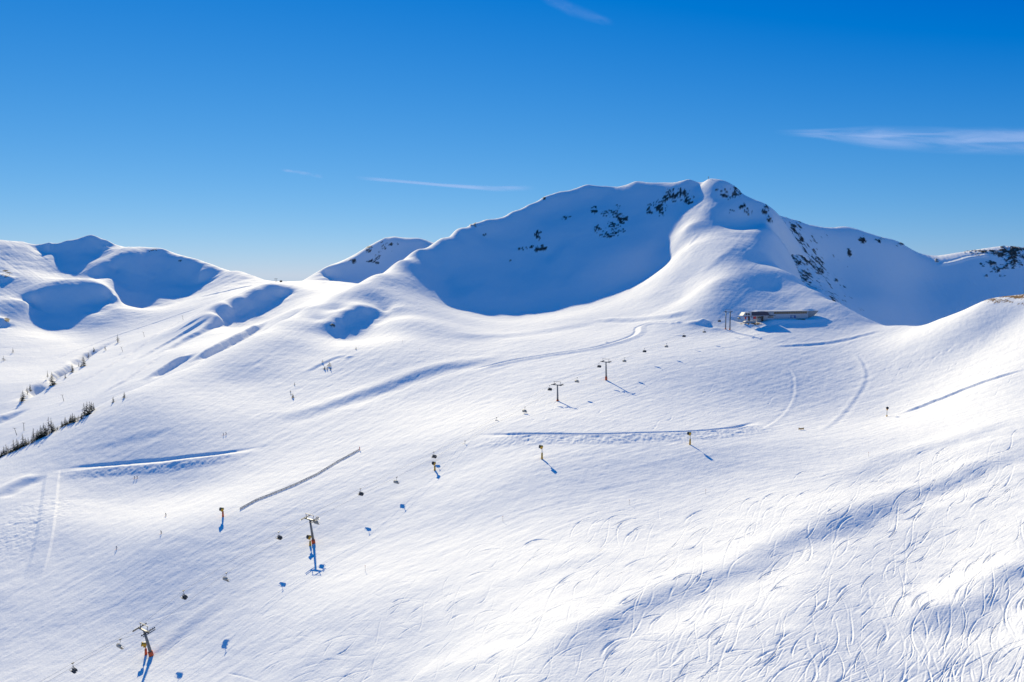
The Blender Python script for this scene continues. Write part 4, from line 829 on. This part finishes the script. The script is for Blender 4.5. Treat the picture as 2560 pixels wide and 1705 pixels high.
for k, (x, t, b, l, kd) in enumerate([(1385, 235, 390, 'largest dark tree of the loose group on the open slope', 'larch'), (1415, 375, 485, 'dark spruce directly below the largest tree of the slope group', 'spruce'), (1250, 385, 475, 'left one of two short spruces beside the largest slope tree', 'spruce'), (1320, 395, 475, 'right one of two short spruces beside the largest slope tree', 'spruce'),
      (1195, 215, 292, 'thin small tree up left of the slope group', 'larch'), (410, 835, 922, 'tiny lone spruce on the slope left of the group', 'spruce'), (295, 1068, 1115, 'topmost small spruce of the lower left trio', 'spruce'), (305, 1125, 1185, 'middle small spruce of the lower left trio', 'spruce'), (362, 1150, 1275, 'lowest and darkest spruce of the lower left trio', 'spruce')]):
    tree(700 + x / 11.2, 880 + t / 11.2, 880.5 + b / 11.2, l, 'small trees on the open slope', kd, k + 1, wide=1.5)
tree(890, 866, 873, 'tiny bush on the snow right of the shaded hollow', 'small trees on the open slope', 'larch', 1, wide=1.6)

# ------------------------------------------------------------------ skiers
M_SUIT = mat('dark_ski_suit', (.02, .024, .035), .8, 0, .2, 8); M_SUIT2 = mat('blue_ski_suit', (.02, .05, .16), .8, 0, .2, 8); M_SKIN = mat('skin', (.55, .34, .25), .6)
def skier(px, py, label, rz, suit=M_SUIT, helm=M_DARK, bend=.5):
    p = spot(px, py); o = thing('person', p, label, 'skier', 'skiers on the left piste', rz)
    J = {'hip': (0, -.12, .82), 'belly': (0, -.02, 1.05), 'chest': (0, .1, 1.28), 'neck': (0, .16, 1.47), 'head': (0, .2, 1.58), 'top': (0, .2, 1.72)}
    E = [('hip', 'belly'), ('belly', 'chest'), ('chest', 'neck'), ('neck', 'head'), ('head', 'top')]
    Rr = {'hip': .17, 'belly': .155, 'chest': .185, 'neck': .07, 'head': .11, 'top': .08}
    for s, n in ((-1, 'l'), (1, 'r')):
        J.update({n + 'th': (.12 * s, -.1, .78), n + 'kn': (.15 * s, .12, .47), n + 'an': (.15 * s, -.02, .12), n + 'to': (.15 * s, .17, .08), n + 'sh': (.2 * s, .1, 1.38), n + 'el': (.32 * s, .14, 1.12), n + 'wr': (.33 * s, .38, 1.06), n + 'ha': (.32 * s, .47, 1.06)})
        Rr.update({n + 'th': .115, n + 'kn': .085, n + 'an': .085, n + 'to': .06, n + 'sh': .085, n + 'el': .065, n + 'wr': .05, n + 'ha': .055})
        E += [('hip', n + 'th'), (n + 'th', n + 'kn'), (n + 'kn', n + 'an'), (n + 'an', n + 'to'), ('chest', n + 'sh'), (n + 'sh', n + 'el'), (n + 'el', n + 'wr'), (n + 'wr', n + 'ha')]
    ks = list(J); me = bpy.data.meshes.new('body'); me.from_pydata([J[k] for k in ks], [(ks.index(a), ks.index(b)) for a, b in E], []); b = bpy.data.objects.new('body', me); COL.objects.link(b)
    md = b.modifiers.new('skin', 'SKIN'); md.use_smooth_shade = True; sv = me.skin_vertices[0].data
    for k, v in zip(ks, sv): v.radius = (Rr[k], Rr[k]); v.use_root = k == 'hip'
    b.modifiers.new('sub', 'SUBSURF').levels = 1; b.modifiers['sub'].render_levels = 1; me.materials.append(suit); b.parent = o
    MB().lathe((0, .2, 1.56), (0, 0, 1), [(0, .13), (.1, .15), (.18, .13), (.24, .06)], 12).build('helmet', helm, o, True)
    MB().lathe((0, .28, 1.56), (0, 1, -.1), [(0, .09), (.05, .075), (.08, .03)], 10).build('face', M_SKIN, o, True)
    for s in (-1, 1):
        MB().box((.15 * s, .1, .03), (.09, 1.7, .03)).add([(.105 * s, .95, .045), (.195 * s, .95, .045), (.15 * s, 1.12, .14)], [(0, 1, 2)]).build('ski', M_RED if s > 0 else M_RED, o)
        MB().tube([(.34 * s, .47, 1.1), (.42 * s, .2, .02)], .015, 5).build('ski_pole', M_DARK, o)
    return o
skier(415, 1290, 'dark-clothed skier, upper of the two on the piste below the snow gun', 2.6); skier(403.5, 1334, 'dark-clothed skier, lower of the two on the piste below the snow gun', 2.2, M_SUIT); skier(292, 1372, 'dark-clothed lone skier farthest down left on the piste', 2.4, M_SUIT2)
skier(337, 1197, 'left one of two skiers just below the left bench', 1.9); skier(343.5, 1196, 'right one of two skiers just below the left bench', 2.0, M_SUIT2); skier(559, 1088, 'left one of two tiny skiers above the left bench', 2.0); skier(565.5, 1086, 'right one of two tiny skiers above the left bench', 2.2, M_SUIT2)

# ------------------------------------------------------------------ high thin clouds
def cloud_mat(name, dens, sx_, sy_, seed, edge):
    m = bpy.data.materials.new(name); m.use_nodes = True; nt = m.node_tree; N = nt.nodes.new; L = nt.links.new; nt.nodes.clear()
    out = N('ShaderNodeOutputMaterial'); mixs = N('ShaderNodeMixShader'); tr = N('ShaderNodeBsdfTransparent'); ad = N('ShaderNodeMixShader'); ad.inputs[0].default_value = .5; d = N('ShaderNodeBsdfDiffuse'); t = N('ShaderNodeBsdfTranslucent')
    d.inputs['Color'].default_value = (.95, 1.10, 1.28, 1); t.inputs['Color'].default_value = (.95, 1.10, 1.28, 1); L(d.outputs[0], ad.inputs[1]); L(t.outputs[0], ad.inputs[2])
    a = N('ShaderNodeAttribute'); a.attribute_name = 'uvw'; mp = N('ShaderNodeMapping'); mp.inputs['Scale'].default_value = (sx_, sy_, 1); mp.inputs['Location'].default_value = (seed, seed, 0); n = N('ShaderNodeTexNoise'); n.inputs['Scale'].default_value = 1; n.inputs['Detail'].default_value = 7; n.inputs['Distortion'].default_value = .6
    L(a.outputs['Vector'], mp.inputs['Vector']); L(mp.outputs['Vector'], n.inputs['Vector']); r = N('ShaderNodeMapRange'); r.inputs['From Min'].default_value = edge; r.inputs['From Max'].default_value = .8; L(n.outputs['Fac'], r.inputs['Value'])
    e = N('ShaderNodeAttribute'); e.attribute_name = 'thick'; k = N('ShaderNodeMath'); k.operation = 'MULTIPLY'; L(r.outputs[0], k.inputs[0]); L(e.outputs['Fac'], k.inputs[1]); k2 = N('ShaderNodeMath'); k2.operation = 'MULTIPLY'; k2.inputs[1].default_value = dens; L(k.outputs[0], k2.inputs[0])
    L(k2.outputs[0], mixs.inputs[0]); L(tr.outputs[0], mixs.inputs[1]); L(ad.outputs[0], mixs.inputs[2]); L(mixs.outputs[0], out.inputs['Surface']); return m
def cloud(name, pts, alt, label, m, cat):
    "a thin sheet of ice cloud at one altitude: centre line (px, py, half height in px)"
    nu, nv = 60, 15; px = [p[0] for p in pts]; xs = np.linspace(px[0], px[-1], nu); v = []; th = []; uv = []
    for i, x in enumerate(xs):
        y = np.interp(x, px, [p[1] for p in pts]); h = np.interp(x, px, [p[2] for p in pts])
        for j in range(nv):
            q = 2 * j / (nv - 1) - 1; U, E = ue(x, y + q * h); Y = alt / E; v.append((U * Y, Y, alt + CAMZ))
            e = min(1, min(i, nu - 1 - i) / (nu * .14)); th.append((1 - q * q) ** 1.5 * e ** 1.5); uv += [i / (nu - 1) * 4, q, 0]
    o = MB().add(v, [(i * nv + j, (i + 1) * nv + j, (i + 1) * nv + j + 1, i * nv + j + 1) for i in range(nu - 1) for j in range(nv - 1)]).build(name, m, None, True)
    a = o.data.attributes.new('thick', 'FLOAT', 'POINT'); a.data.foreach_set('value', np.array(th, np.float32)); a = o.data.attributes.new('uvw', 'FLOAT_VECTOR', 'POINT'); a.data.foreach_set('vector', np.array(uv, np.float32)); return tag(o, label, cat)
cloud('cloud', [(1930, 330, 8), (2050, 334, 14), (2200, 345, 34), (2400, 352, 36), (2620, 352, 40), (2800, 356, 40)], 2600, 'thin wispy cirrus cloud at the right edge of the sky', cloud_mat('cirrus', .8, 1.3, 1.6, 3.1, .24), 'cloud')
cloud('contrail', [(880, 443, 4), (900, 445, 6), (990, 452, 5), (1100, 462, 5), (1240, 472, 8), (1340, 470, 8)], 2600, 'short white contrail streak left of the main mountain', cloud_mat('contrail', 1.0, .55, .5, 1.2, .18), 'contrail')
cloud('contrail', [(700, 424, 4), (740, 430, 6), (810, 442, 6)], 2600, 'faint contrail fragment farthest left in the sky', cloud_mat('contrail', .5, .7, .5, 5.2, .30), 'contrail')
cloud('cloud', [(1340, -20, 20), (1420, 20, 22), (1500, 48, 16), (1540, 58, 10)], 5200, 'faint veil of cirrus high above the main mountain', cloud_mat('cirrus', .16, .8, .6, 8.4, .30), 'cloud')
print('things', time.time() - T0)
